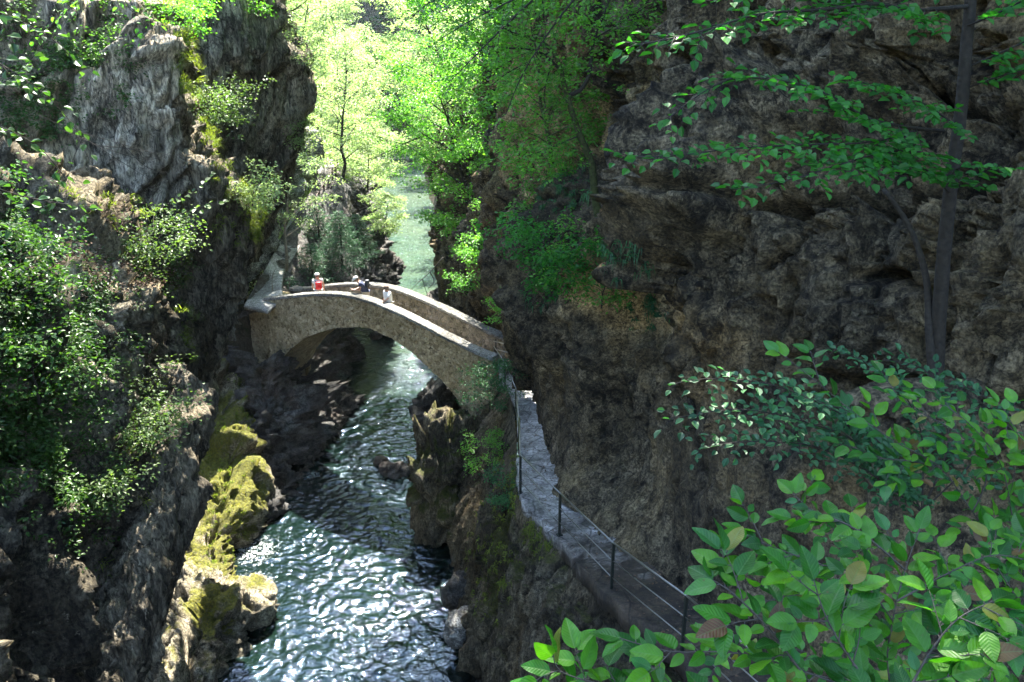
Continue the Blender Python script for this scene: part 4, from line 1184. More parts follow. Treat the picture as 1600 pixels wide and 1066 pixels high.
# ---- low undergrowth over the left slope
def cover(surf, spots, name, mat, label, size, per=12, rad=.13, lift=.12, minup=-.6, seed=1):
    R = np.random.RandomState(seed); VV = Acc()
    for (u, v, ru, rv, n_) in spots:
        p, n = surf.ellipse(R, n_, u, v, ru, rv, minup)
        if not len(p): continue
        keep = fbm(p * 1.1 + seed, 3) > -.12; p, n = p[keep], n[keep]
        c = p + n * (lift * .5) + np.array([0, 0, 1.0]) * (lift * R.rand(len(p)))[:, None]
        V, F = spray_cloud(R, c, rad * (.6 + .8 * R.rand(len(p))), per, size, tilt=.5, flat=.3, W=.55); VV.add(V, F)
    o = VV.build(name, mat, None, smooth=False)
    return tag(o, label, "undergrowth", kind='stuff')
cover(LEDGE, [(40, 440, 130, 120, 800), (40, 600, 130, 130, 900), (60, 740, 110, 90, 420), (150, 520, 70, 60, 160), (20, 330, 80, 60, 260), (120, 880, 90, 60, 110), (-150, 500, 150, 300, 500)],
      'undergrowth', M['leaf_under'], "dark green undergrowth smothering the near left slope", .055, seed=2, per=13)
cover(LEDGE, [(240, 405, 70, 40, 330), (170, 450, 90, 50, 260), (270, 460, 30, 40, 70), (190, 640, 70, 60, 300), (140, 730, 70, 60, 260), (130, 830, 60, 40, 130), (210, 560, 40, 30, 40), (180, 900, 40, 30, 50)],
      'undergrowth', M['leaf_pale'], "pale sun-flecked undergrowth along the rim of the near left ledge", .05, seed=3, per=12, lift=.16)

cover(OVER, [(60, 50, 130, 80, 420), (150, 130, 90, 60, 200), (20, 190, 90, 80, 240), (120, 20, 120, 40, 160), (240, 30, 40, 40, 60)],
      'undergrowth', M['leaf_under'], "shaded creeping foliage over the mossy upper left corner", .06, seed=9, per=12, lift=.2, minup=-2)

# ---- grass and hanging moss on the rims
def tufts(name, surf, spots, L, mat, label, seed, per=14, wd=.006, minup=-.9, droop=1.2):
    R = np.random.RandomState(seed); A = Acc()
    for (u, v, ru, rv, n_) in spots:
        p, n = surf.ellipse(R, n_, u, v, ru, rv, minup)
        if len(p): A.add(*blades(R, p, n, L, wd, droop, per))
    return tag(A.build(name, mat, None, smooth=False), label, "grass", kind='stuff')
tufts('grass', LEDGE, [(282, 440, 22, 70, 110), (296, 520, 14, 60, 50), (250, 640, 30, 60, 60), (235, 780, 30, 50, 70), (200, 700, 60, 80, 60), (170, 880, 30, 40, 40), (120, 330, 120, 30, 60)], .16, M['grass'], "yellow-green grass fringing the near left ledge", 5)
tufts('grass', OVER, [(300, 90, 26, 70, 160), (275, 40, 26, 50, 90), (330, 170, 18, 60, 60), (345, 260, 16, 50, 60), (395, 300, 26, 55, 190), (350, 370, 16, 30, 40), (400, 350, 20, 30, 60)], .20, M['grass'], "sunlit grass and moss hanging from the rim of the big overhang", 6, per=16)
tufts('grass', MOSS, [(370, 640, 30, 60, 120), (350, 720, 50, 60, 160), (340, 830, 50, 60, 100)], .12, M['grass'], "golden moss tufts on the sunlit rocks by the water", 7, wd=.012)
tufts('grass', BANK, [(770, 870, 40, 110, 130), (790, 760, 30, 60, 60), (860, 840, 40, 30, 50)], .13, M['grass'], "hanging moss on the rock buttress below the walkway", 8, wd=.008, droop=2.2)

# ---- shrubs of the left side, each its own thing
def shrub_on(name, u, v, Y, h, r, seed, mat, label, leaf=.055, per=16, limbs=12, lean=(.15, -.1), group=None, bark='bark', spray=.22, shape='spread', tr=.02, z=-.1, cat='shrub', density=1.6, base=.03):
    return plant_tree(name, P(u, v, Y) + np.array([0, 0, z]), tree_mesh(seed, h, r, base=base, lean=lean, limbs=limbs, leaf=leaf, per=per, trunk_r=tr, spray=spray, density=density, shape=shape), M[mat], M[bark], label, cat, group)
LS = "leafy shrubs on the left-hand rocks"
shrub_on('leafy_shrub', 215, 690, 10.2, .55, .75, 301, 'leaf_pale', "pale frost-bright shrub spilling over the middle of the left ledge face", group=LS, limbs=14)
shrub_on('leafy_shrub', 130, 790, 9.2, .5, .7, 302, 'leaf_pale', "pinkish pale shrub low on the left slope above the dark hollow", group=LS)
shrub_on('leafy_shrub', 240, 400, 12.6, .5, .8, 303, 'leaf_pale', "sunlit shrub on the rim of the left ledge under the overhang", group=LS)
shrub_on('leafy_shrub', 60, 620, 8.3, .9, .9, 304, 'leaf_under', "largest dark green shrub at the left edge halfway up", group=LS, limbs=16)
shrub_on('leafy_shrub', 30, 480, 8.4, .8, .8, 305, 'leaf_under', "dark green shrub at the far left beside the leaf litter", group=LS, limbs=16)
shrub_on('leafy_shrub', 395, 320, 16.6, .5, .6, 306, 'leaf_sun', "bright shrub tuft on the outermost knob of the overhang", group=LS, leaf=.06)
shrub_on('leafy_shrub', 350, 190, 16.4, .6, .55, 307, 'leaf_pale', "small pale shrub in the cleft right of the overhang's upper rim", group=LS)
shrub_on('leafy_shrub', 290, 45, 16.4, .6, .7, 308, 'leaf_mid', "green shrub on the topmost rim of the overhang", group=LS)
shrub_on('leafy_shrub', 460, 110, 24.6, 1.3, 1.1, 309, 'leaf_sun', "glowing shrub on the right edge of the upper crag", group=LS, leaf=.08, spray=.3)
shrub_on('leafy_shrub', 468, 230, 25.2, .9, .6, 310, 'leaf_sun', "small backlit shrub under the upper crag's bulge", group=LS, leaf=.07)
shrub_on('leafy_shrub', 380, 20, 21.6, 1.6, 1.3, 311, 'leaf_mid', "dark green shrub high on the face of the upper crag", group=LS, leaf=.08, spray=.3)

# ---- frond: a twig with alternate leaves lying in one plane
def frond(wood, LV, R, pts, r0, leaf, side=.45, step=.13, plane=(0, 0, 1), jit=.35, lstep=.045, W=.58, twig_r=.25, droop=-.10, lp=None):
    pts = catmull(np.array(pts, float), max(8, int(len(pts) * 5)))
    seg = np.linalg.norm(np.diff(pts, axis=0), axis=1); Lc = np.concatenate([[0], np.cumsum(seg)]); T = Lc[-1]
    wood.tube(pts, r0 * np.linspace(1, .25, len(pts)), 6)
    up = np.array(plane, float); s = .12 * T; sg = 1
    C, D, Nn, LL = [], [], [], []
    while s < T:
        q = np.array([np.interp(s, Lc, pts[:, k]) for k in range(3)])
        i = min(len(pts) - 2, int(np.searchsorted(Lc, s)) - 1); d = unit((pts[i + 1] - pts[i])[None])[0]
        lat = unit(np.cross(up, d)[None])[0] * sg; sg = -sg
        td = unit((d * .75 + lat * .8 + R.normal(size=3) * .14 + np.array([0, 0, droop]))[None])[0]
        ln = side * (1.05 - .75 * s / T) * (.6 + .6 * R.rand())
        tw = grow(R, q, td, ln, 4, .12, -.02); wood.tube(tw, r0 * twig_r * np.linspace(1, .3, 5), 4)
        m = max(2, int(ln / lstep)); tt = np.linspace(.15, 1, m)
        lpn = np.stack([np.interp(tt, np.linspace(0, 1, 5), tw[:, k]) for k in range(3)], 1)
        dd = unit((tw[-1] - tw[0])[None]); lt = np.cross(up, dd); a = np.where(np.arange(m) % 2, 1, -1)[:, None]
        di = dd * .6 + lt * a * .8; di[-1] = dd[0]
        C.append(lpn); D.append(di + R.normal(size=(m, 3)) * .22); Nn.append(up[None] + R.normal(size=(m, 3)) * jit); LL.append(leaf * (.6 + .55 * R.rand(m)))
        s += step * (.7 + .6 * R.rand())
    LV.append((np.concatenate(C), np.concatenate(D), np.concatenate(Nn), np.concatenate(LL)))
def leaves_of(LV, W=.6):
    return leaf_arrays(np.concatenate([a[0] for a in LV]), np.concatenate([a[1] for a in LV]), np.concatenate([a[2] for a in LV]), np.concatenate([a[3] for a in LV]), W)
def px(l): return [P(*a) for a in l]

# ---- slender beech at the right with layered branches
def slender_beech():
    R = np.random.RandomState(61); base = P(1463, 600, 7.9)
    root = empty('slender_beech', base, 0, "slender dark-stemmed beech against the right-hand cliff, its leafy branches reaching left in layers", 'tree')
    wd = Acc(); tp_ = catmull(np.array(px([(1462,610,7.9),(1466,520,7.9),(1474,400,7.8),(1484,300,7.75),(1498,200,7.7),(1508,90,7.65),(1517,0,7.6),(1524,-140,7.5)])), 30)
    tp_ += 0.012 * np.stack([fbm(tp_ * 1.5, 2), fbm(tp_ * 1.5 + 9, 2), 0 * tp_[:, 0]], 1)
    wd.tube(tp_, np.linspace(.078, .042, 30), 12)
    adopt(wd.build('trunk', M['bark'], None), root)
    ws = Acc(); ws.tube(catmull(np.array(px([(1458,600,7.85),(1452,520,7.9),(1448,440,8.0),(1428,370,8.1),(1398,318,8.2),(1380,296,8.3)])), 20), np.linspace(.05, .022, 20), 8)
    adopt(ws.build('side_stem', M['bark'], None), root)
    BR = [([(1513,10,7.6),(1420,16,7.3),(1370,6,7.1),(1290,15,6.9),(1190,22,6.7),(1110,45,6.6),(1040,62,6.5),(985,72,6.5)], .022, .55),
          ([(1520,-60,7.6),(1430,-40,7.3),(1320,-30,7),(1200,-20,6.8),(1120,0,6.6)], .02, .5),
          ([(1474,205,7.7),(1400,196,7.4),(1350,182,7.2),(1300,152,7.0),(1240,130,6.8),(1150,122,6.7),(1090,150,6.6),(1040,190,6.5)], .018, .5),
          ([(1440,202,7.6),(1360,222,7.2),(1260,226,7.0),(1150,232,6.8),(1060,243,6.7),(970,246,6.7)], .012, .42),
          ([(1480,245,7.7),(1400,236,7.2),(1320,255,6.9),(1240,280,6.7),(1150,296,6.6)], .012, .45),
          ([(1482,300,7.7),(1440,262,7.2),(1380,262,6.9),(1330,268,6.7)], .010, .40),
          ([(1480,280,7.7),(1500,262,7.1),(1530,255,6.8),(1570,262,6.6)], .009, .35),
          ([(1498,200,7.7),(1440,160,7.2),(1380,140,7.0),(1330,122,6.8)], .010, .42),
          ([(1500,110,7.7),(1560,84,7.5),(1640,50,7.3),(1720,30,7.2)], .014, .35),
          ([(1505,140,7.7),(1560,120,7.5),(1640,100,7.3)], .010, .35),
          ([(1512,40,7.6),(1560,20,7.4),(1640,-20,7.2)], .012, .35)]
    for pts, r, sd in BR:
        w_, LV = Acc(), []
        frond(w_, LV, R, px(pts), r, .10, side=sd * 1.15, step=.062, lstep=.05, jit=.42, plane=(.05, -.25, 1))
        b = adopt(w_.build('branch', M['bark'], None), root)
        V, F = leaves_of(LV, .66); f = mesh_obj('foliage', V, F, M['leaf_beech'], smooth=False)
        f.parent = b; f.matrix_parent_inverse = (root.matrix_basis.inverted()).inverted() @ root.matrix_basis.inverted() if False else f.matrix_parent_inverse
        f.matrix_parent_inverse = root.matrix_basis.inverted() @ root.matrix_basis
slender_beech()

# ---- lower twigs of small leaves before the right wall
def twig_thing(name, label, branches, leaf, mat, side=.3, step=.08, lstep=.04, r=.008, seed=1, plane=(0, -.3, 1), jit=.4, cat='branch', W=.62, group=None):
    R = np.random.RandomState(seed); base = P(*branches[0][0])
    root = empty(name, base, 0, label, cat, group); w_, LV = Acc(), []
    for pts in branches: frond(w_, LV, R, px(pts), r, leaf, side=side, step=step, lstep=lstep, jit=jit, plane=plane)
    adopt(w_.build('twig', M['bark'], None), root)
    V, F = leaves_of(LV, W); adopt(mesh_obj('foliage', V, F, M[mat], smooth=False), root)
    return root
twig_thing('beech_sapling', "leafy sapling with small dark leaves low in front of the right wall", [
    [(1440,800,5.6),(1380,690,5.4),(1300,640,5.2),(1200,600,5.0),(1100,592,4.9),(1055,600,4.9)],
    [(1440,800,5.6),(1350,700,5.3),(1260,660,5.1),(1160,640,4.9),(1075,650,4.8),(1040,655,4.8)],
    [(1440,800,5.6),(1360,740,5.3),(1280,700,5.1),(1200,690,4.9),(1120,695,4.8),(1085,705,4.8)],
    [(1440,800,5.6),(1440,680,5.6),(1400,600,5.6),(1340,560,5.6),(1300,548,5.6)],
    [(1440,800,5.6),(1480,700,5.6),(1470,620,5.6),(1440,575,5.6),(1380,562,5.6)],
    [(1440,800,5.6),(1400,720,5.3),(1350,670,5.1),(1320,640,5.0),(1250,620,4.9)],
    [(1440,800,5.6),(1540,700,5.6),(1560,640,5.6),(1500,600,5.6)]], .07, 'leaf_teal', seed=71, side=.34, step=.042, cat='sapling')
twig_thing('hanging_branch', "leafy maple branch hanging in from the upper left corner", [
    [(-120,60,6.6),(-20,90,6.8),(60,140,7.0),(110,190,7.2),(135,230,7.3)],
    [(-120,-20,6.6),(0,20,6.8),(80,60,7.0),(130,110,7.2)],
    [(-120,160,6.6),(-20,190,6.8),(60,230,7.0),(110,290,7.1)],
    [(-120,260,6.6),(-20,290,6.8),(50,310,7.0),(140,325,7.2)],
    [(-120,200,6.4),(-40,150,6.5),(20,120,6.6),(60,80,6.7)],
    [(-120,320,6.6),(-30,340,6.9),(40,370,7.1)]], .085, 'leaf_under', seed=72, side=.42, step=.10, lstep=.06, W=.8)
twig_thing('hanging_branch', "pale sunlit maple branch in front of the overhang's dark hollow", [
    [(215,345,13.2),(260,320,13.2),(300,300,13.2),(335,268,13.2)],
    [(235,350,13.2),(280,335,13.2),(320,322,13.2),(345,318,13.2)]], .11, 'leaf_pale', seed=73, side=.30, step=.13, lstep=.08, r=.006, W=.75)
twig_thing('hanging_branch', "green branch dangling above the upper left mossy hollow", [
    [(180,-40,12),(200,10,12),(230,40,12),(215,60,12)],
    [(180,-40,12),(120,0,11.6),(90,30,11.4),(60,60,11.2)], [(180,-40,12),(240,-20,12.4),(300,-5,12.8),(330,20,13)]], .09, 'leaf_mid', seed=74, side=.45, step=.12, lstep=.07)
def bare_twigs(name, label, lines, r, mat='bark_pale', cat='twigs'):
    a = Acc(); base = P(*lines[0][0])
    for l in lines: a.tube(catmull(np.array(px(l)), 14), r * np.linspace(1, .3, 14), 5)
    return tag(a.build(name, M[mat], None), label, cat)
bare_twigs('dry_twigs', "spray of dry leafless twigs drooping across the left rock face", [
    [(60,180,12.2),(120,205,12.4),(190,225,12.6),(240,240,12.8)], [(90,200,12.2),(160,230,12.4),(230,250,12.6),(270,236,12.6)], [(120,210,12.3),(140,250,12.3),(165,280,12.3),(175,300,12.3)],
    [(130,215,12.3),(118,240,12.3),(108,270,12.3)], [(130,215,12.3),(185,250,12.4),(225,275,12.5),(245,292,12.5)], [(145,225,12.3),(145,270,12.3)], [(190,225,12.5),(230,262,12.6),(262,270,12.7)], [(160,228,12.4),(220,235,12.6),(268,243,12.7)]], .006, 'bark')
bare_twigs('dead_branch', "bare dark branch reaching out over the river behind the bridge", [
    [(693,402,44),(672,425,44),(650,445,44),(632,462,44)], [(672,425,44),(678,440,44),(668,452,44)], [(660,436,44),(668,462,44)]], .035, 'bark', 'branch')
bare_twigs('dead_branch', "bare forked twig standing at the left end of the bridge", [
    [(428,462,35.6),(425,445,35.6),(426,430,35.6),(432,418,35.6)], [(426,458,35.6),(440,455,35.6),(452,456,35.6)], [(427,460,35.5),(418,466,35.5),(408,472,35.5)]], .03, 'bark_pale', 'branch')
bare_twigs('dead_branch', "dark bare limbs crossing the bright gap above the river", [
    [(770,262,44),(735,240,44),(700,205,44),(672,190,44),(640,165,44)], [(700,205,44),(655,215,44),(610,235,44),(580,250,44)], [(735,240,44),(725,215,44),(700,180,44),(690,130,44),(680,60,44)], [(745,245,44),(740,225,44),(726,190,44)]], .06, 'bark', 'branch')

# ---- crooked mossy tree on the right-hand ledge
def crooked():
    base = P(944, 425, 18.6)
    root = empty('crooked_tree', base, 0, "crooked moss-sleeved tree growing from the ledge on the right-hand cliff", 'tree')
    w_ = Acc()
    w_.tube(catmull(np.array(px([(952,465,18.9),(946,430,18.6),(941,370,18.4),(930,310,18.3),(924,255,18.2),(906,212,18.1),(886,150,18.0),(876,110,18.0),(864,80,18.0),(836,62,17.9),(800,52,17.8)])), 40), .14 * np.linspace(1, .22, 40), 10)
    adopt(w_.build('trunk', M['bark_moss'], None), root)
    R = np.random.RandomState(81); cents = []
    for l, r in [([(886,150,18.0),(908,140,18),(922,112,18),(926,72,18),(940,32,18),(956,-10,18)], .055), ([(866,86,18),(850,150,17.9),(862,190,17.9)], .02), ([(876,110,18),(840,80,17.8),(790,75,17.6),(740,70,17.5)], .035),
                 ([(836,62,17.9),(850,20,17.8),(840,-20,17.8)], .03), ([(800,52,17.8),(760,20,17.6),(720,-10,17.6)], .03), ([(930,60,18),(980,30,17.8),(1010,10,17.6)], .02), ([(906,212,18.1),(850,235,17.8),(820,245,17.6)], .02), ([(864,80,18),(800,110,17.4),(760,140,17.2)], .02)]:
        pp = catmull(np.array(px(l)), 16)
        bw = Acc(); bw.tube(pp, r * np.linspace(1, .3, 16), 6); adopt(bw.build('branch', M['bark'], None), root)
        for q in pp[5:]:
            for _ in range(4): cents.append(q + R.normal(size=3) * [.45, .35, .22])
    cents = np.array(cents)
    V, F = spray_cloud(R, cents, .30 * (.6 + .7 * R.rand(len(cents))), 16, .085, tilt=.4)
    adopt(mesh_obj('crown', V, F, M['leaf_mid'], smooth=False), root)
crooked()
# leaning boughs that fill the top of the gap
twig_thing('overhanging_bough', "broad green bough hanging into the top of the frame over the gap", [
    [(900,-60,17),(820,-10,16.5),(740,30,16),(690,60,15.8)], [(900,-60,17),(800,30,16.5),(740,90,16.2),(700,130,16)], [(860,-80,17),(760,-20,16.5),(680,0,16),(640,30,15.8)],
    [(950,-60,17),(880,20,16.8),(820,110,16.6),(790,180,16.5)]], .10, 'leaf_mid', seed=75, side=1.1, step=.16, lstep=.07, r=.03)

# ---- ledge shrubs and ferns on the right
RS = "shrubs on the right-hand rocks"
shrub_on('ledge_shrub', 885, 460, 18.2, 1.1, 1.6, 320, 'leaf_beech', "blue-green leafy shrub on the mossy ledge left of the crooked tree", group=RS, leaf=.10, limbs=18, spray=.34, per=22)
shrub_on('ledge_shrub', 985, 440, 17.6, .7, .9, 321, 'leaf_teal', "dark shrub on the mossy ledge right of the crooked tree", group=RS, leaf=.07, limbs=14)
shrub_on('ledge_shrub', 765, 640, 25.2, 1.9, .9, 322, 'leaf_teal', "feathery light green sapling below the bridge's right end", group=RS, leaf=.07, limbs=22, spray=.2, shape='round')
shrub_on('ledge_shrub', 760, 745, 22.5, 1.7, .7, 323, 'leaf_mid', "thin-stemmed sapling on the bank halfway down to the river", group=RS, leaf=.06, limbs=14, spray=.16, shape='round')
shrub_on('ledge_shrub', 790, 790, 18.6, .8, .6, 324, 'leaf_teal', "low fern-like plant beside the walkway's outer edge", group=RS, leaf=.06, limbs=12, spray=.16)
shrub_on('ledge_shrub', 775, 380, 33, 1.6, 1.4, 325, 'leaf_mid', "leafy shrub on the cliff's left shoulder above the bridge end", group=RS, leaf=.09, spray=.3)
shrub_on('ledge_shrub', 790, 505, 27, 1.0, .7, 326, 'leaf_mid', "small bright shrub hanging where the walkway meets the bridge", group=RS, leaf=.07)
shrub_on('ledge_shrub', 940, 475, 17.3, 1.0, 1.4, 327, 'leaf_mid', "green shrub trailing below the foot of the crooked tree", group=RS, leaf=.08, spray=.26)
shrub_on('ledge_shrub', 855, 410, 20.8, 1.5, 1.5, 328, 'leaf_mid', "leafy shrub on the mossy cliff edge above the walkway's far end", group=RS, leaf=.09, spray=.3)
shrub_on('ledge_shrub', 848, 315, 22.0, 1.6, 1.4, 329, 'leaf_mid', "bushy shrub high on the mossy pillar left of the crooked tree", group=RS, leaf=.09, spray=.3)
tufts('grass', RIGHT, [(870, 320, 30, 90, 160), (900, 280, 30, 50, 80), (980, 400, 40, 40, 100), (1000, 490, 40, 30, 60), (860, 470, 50, 30, 80)], .14, M['leaf_teal'], "dark moss and grass hanging from the right-hand ledge", 12, wd=.012, droop=2.0)

# ---- foreground beech: broad pleated leaves
def big_leaf_mat():
    m, nt, b = new_mat("beech_leaf_near")
    geo = N(nt, "ShaderNodeNewGeometry"); uv = N(nt, "ShaderNodeUVMap"); uv.uv_map = "UVMap"
    sp = N(nt, "ShaderNodeSeparateXYZ"); nt.links.new(uv.outputs[0], sp.inputs[0])
    x = math_n(nt, 'ABSOLUTE', math_n(nt, 'SUBTRACT', sp.outputs[0], 0.5))
    ph = math_n(nt, 'SUBTRACT', math_n(nt, 'MULTIPLY', sp.outputs[1], 9.0), math_n(nt, 'MULTIPLY', x, 5.0))
    fr = math_n(nt, 'FRACT', ph); dv = math_n(nt, 'ABSOLUTE', math_n(nt, 'SUBTRACT', fr, 0.5))
    vein = ramp(nt, dv, [(0.0, g(.7)), (0.14, g(0))]).outputs[0]
    midv = ramp(nt, x, [(0.0, g(1)), (0.035, g(0))]).outputs[0]
    vv = math_n(nt, 'MAXIMUM', vein, midv)
    col = ramp(nt, geo.outputs["Random Per Island"], [(0.0, c3(0.008, 0.060, 0.007)), (0.35, c3(0.024, 0.130, 0.006)), (0.72, c3(0.078, 0.220, 0.007)), (0.95, c3(0.022, 0.120, 0.030)), (0.975, c3(0.16, 0.16, 0.02)), (0.99, c3(0.09, 0.04, 0.018))]).outputs[0]
    n1 = noise(nt, geo.outputs["Position"], 28, 4, .6)
    col = mixc(nt, 1.0, col, ramp(nt, n1.outputs[0], [(0.3, g(.72)), (0.7, g(1.25))]).outputs[0], 'MULTIPLY')
    col = mixc(nt, math_n(nt, 'MULTIPLY', vv, .40), col, c3(0.09, 0.19, 0.06))
    n2 = noise(nt, geo.outputs["Position"], 70, 3, .6)
    col = mixc(nt, ramp(nt, n2.outputs[0], [(0.69, g(0)), (0.74, g(.8))]).outputs[0], col, c3(0.10, 0.05, 0.02))
    nt.links.new(col, b.inputs["Base Color"]); b.inputs["Roughness"].default_value = .42; b.inputs["Specular IOR Level"].default_value = .34
    h = math_n(nt, 'ADD', math_n(nt, 'MULTIPLY', dv, .8), math_n(nt, 'MULTIPLY', n1.outputs[0], .2))
    bp = N(nt, "ShaderNodeBump"); bp.inputs["Strength"].default_value = .45; bp.inputs["Distance"].default_value = .003
    nt.links.new(h, bp.inputs["Height"]); nt.links.new(bp.outputs[0], b.inputs["Normal"])
    tr = N(nt, "ShaderNodeBsdfTranslucent"); nt.links.new(mixc(nt, 1.0, col, c3(1.6, 2.0, .6), 'MULTIPLY'), tr.inputs[0])
    mx = N(nt, "ShaderNodeMixShader"); mx.inputs[0].default_value = .42
    nt.links.new(b.outputs[0], mx.inputs[1]); nt.links.new(tr.outputs[0], mx.inputs[2]); nt.links.new(mx.outputs[0], nt.nodes["Material Output"].inputs[0])
    return m
M['near_leaf'] = big_leaf_mat()
NA, NC = 19, 11
def big_leaves(R, C, D, Nn, L, W=.62):
    n = len(C); D = unit(D); Nn = unit(Nn - (Nn * D).sum(1)[:, None] * D); Sd = np.cross(D, Nn)
    t = np.linspace(0, 1, NA); c = np.linspace(-1, 1, NC)
    prof = np.clip(np.sin(np.pi * t ** .80) ** .75, 0, 1) * (1 - .25 * t); prof[-1] = 0.0; prof[0] = .02
    T, Cc = np.meshgrid(t, c, indexing='ij')
    ser = 1 + .035 * np.sin(T * 2 * np.pi * 9 + .5) * (np.abs(Cc) > .95)
    Yl = Cc * prof[:, None] * W * .5 * ser
    ph = T * 9 - np.abs(Cc) * 2.5 * 1.0
    pleat = .0045 * np.abs(((ph % 1) - .5)) * 2 * np.minimum(1, np.abs(Cc) * 3) * (prof[:, None])
    fold = R.uniform(.05, .40, n)[:, None, None]; bend = R.uniform(.0, .45, n)[:, None, None]; twist = R.normal(size=n)[:, None, None] * .25; wav = R.rand(n)[:, None, None] * 6
    Z = np.abs(Yl)[None] * fold + pleat[None] * 1.5 - bend * T[None] ** 2 * .5 + twist * Yl[None] * T[None] + .012 * np.sin(T[None] * 14 + wav) * np.abs(Cc)[None]
    X = T[None] * (1 - .12 * bend * T[None])
    V = C[:, None, None] + L[:, None, None, None] * (X[..., None] * D[:, None, None] + np.broadcast_to(Yl[None], X.shape)[..., None] * Sd[:, None, None] + Z[..., None] * Nn[:, None, None])
    f = grid_faces(NA, NC); F = (f[None] + (np.arange(n) * NA * NC)[:, None, None]).reshape(-1, 4)
    UV = np.stack([np.broadcast_to((Cc * prof[:, None] + 1) / 2, X.shape), np.broadcast_to(T, X.shape)], -1).reshape(-1, 2)
    return V.reshape(-1, 3), F, UV
def near_branch(name, label, lines, leaf, seed, step, r=.0027, group=None, side=.0, jit=.48, plane=(0, -.30, .9)):
    R = np.random.RandomState(seed); base = P(*lines[0][0]); root = empty(name, base, 0, label, 'branch', group)
    w_ = Acc(); C, D, Nn, LL = [], [], [], []
    up = np.array(plane)
    def leafy(pts, T0=.1, rr=r):
        seg = np.linalg.norm(np.diff(pts, axis=0), axis=1); Lc = np.concatenate([[0], np.cumsum(seg)]); T = Lc[-1]
        w_.tube(pts, rr * np.linspace(1, .35, len(pts)), 6); s = T0 * T; sg = R.choice([-1, 1])
        while s <= T:
            i = min(len(pts) - 2, max(0, int(np.searchsorted(Lc, s)) - 1)); q = np.array([np.interp(s, Lc, pts[:, k]) for k in range(3)])
            d = unit((pts[i + 1] - pts[i])[None])[0]; lat = unit(np.cross(up, d)[None])[0] * sg; sg = -sg
            di = d * .65 + lat * .8 + R.normal(size=3) * .2; l = leaf * (.36 + .56 * R.rand())
            st = q + unit(di[None])[0] * .006
            w_.tube(np.array([q, st]), .0011, 4)
            C.append(st); D.append(di); Nn.append(up + R.normal(size=3) * jit); LL.append(l)
            s += step * .60 * (.75 + .5 * R.rand())
        C.append(pts[-1]); D.append(pts[-1] - pts[-2]); Nn.append(up + R.normal(size=3) * jit * .6); LL.append(leaf * .8)
    for l in lines:
        pts = catmull(np.array(px(l)), 26); pts += .006 * R.normal(size=3) * np.linspace(0, 1, 26)[:, None]
        leafy(pts)
        if side > 0:
            for k in range(6, 24, 4):
                d = unit((pts[min(25, k + 1)] - pts[k])[None])[0]; lat = unit(np.cross(up, d)[None])[0] * R.choice([-1, 1])
                leafy(grow(R, pts[k], d * .6 + lat * .8 + R.normal(size=3) * .1, side * (.6 + .6 * R.rand()), 6, .12, 0), .25, r * .5)
    adopt(w_.build('twig', M['twig'], None), root)
    V, F, UV = big_leaves(R, np.array(C), np.array(D), np.array(Nn), np.array(LL))
    o = mesh_obj('foliage', V, F, M['near_leaf']); uvl = o.data.uv_layers.new(name="UVMap")
    uvl.data.foreach_set("uv", UV[np.array([v for v in F.ravel()])].astype(np.float32).ravel())
    adopt(o, root); return root
NG = "beech branches in the lower right foreground"
near_branch('beech_branch', "upright beech branch with broad pleated leaves at the lower right", [
    [(1440,1250,1.45),(1390,1060,1.5),(1395,970,1.5),(1414,890,1.55),(1438,822,1.6)], [(1395,970,1.5),(1340,900,1.5),(1280,880,1.55),(1200,850,1.6),(1165,832,1.62)],
    [(1392,1000,1.5),(1330,960,1.5),(1260,930,1.5),(1190,940,1.5)], [(1414,890,1.55),(1340,830,1.6),(1270,800,1.7),(1240,775,1.75)], [(1400,940,1.5),(1470,900,1.55),(1540,870,1.6),(1600,880,1.6)]],
    .074, 91, .030, group=NG, side=.10)
near_branch('beech_branch', "long arching beech branch running from the right edge to a tip before the pale buttress", [
    [(1700,980,2.1),(1600,900,2.1),(1520,800,2.15),(1470,730,2.2),(1400,690,2.2),(1330,640,2.25),(1270,590,2.3),(1216,548,2.35)], [(1520,800,2.15),(1540,740,2.2),(1500,680,2.2),(1430,640,2.3),(1380,612,2.3)],
    [(1600,900,2.1),(1580,800,2.1),(1560,720,2.1),(1500,650,2.15),(1440,620,2.2)], [(1470,730,2.2),(1420,720,2.2),(1370,715,2.2)], [(1640,760,2.1),(1600,690,2.1),(1560,650,2.1)]],
    .074, 92, .040, group=NG, side=.14)
near_branch('beech_branch', "low beech branch whose largest leaves cross the bottom edge", [
    [(1560,1250,1.05),(1400,1120,1.05),(1260,1060,1.08),(1140,1030,1.1),(1040,1030,1.12),(960,1010,1.15)], [(1260,1060,1.08),(1200,980,1.1),(1150,930,1.12),(1120,910,1.15)],
    [(1400,1120,1.05),(1330,1030,1.1),(1290,960,1.12),(1270,900,1.15)], [(1140,1100,1.1),(1060,1090,1.1),(960,1080,1.12),(880,1060,1.12),(868,1030,1.12)], [(1400,1120,1.05),(1450,1030,1.1),(1500,970,1.12),(1560,940,1.15)]],
    .076, 93, .030, group=NG, side=.09)
near_branch('beech_branch', "beech branch filling the bottom right corner with mid-sized leaves", [
    [(1750,1150,1.9),(1650,1060,1.9),(1560,1000,1.9),(1480,960,1.95),(1400,950,2.0)], [(1650,1060,1.9),(1600,960,1.9),(1560,900,1.95),(1530,850,2.0)], [(1750,1150,1.7),(1640,1120,1.7),(1500,1080,1.7),(1400,1060,1.75)],
    [(1750,1000,2),(1680,920,2),(1620,860,2),(1580,820,2.05)], [(1560,1000,1.9),(1450,1040,1.9),(1330,1040,1.9),(1240,1010,1.95)], [(1750,1150,1.7),(1640,1040,1.75),(1590,1000,1.8),(1500,900,1.85)]],
    .074, 94, .033, group=NG, side=.13)
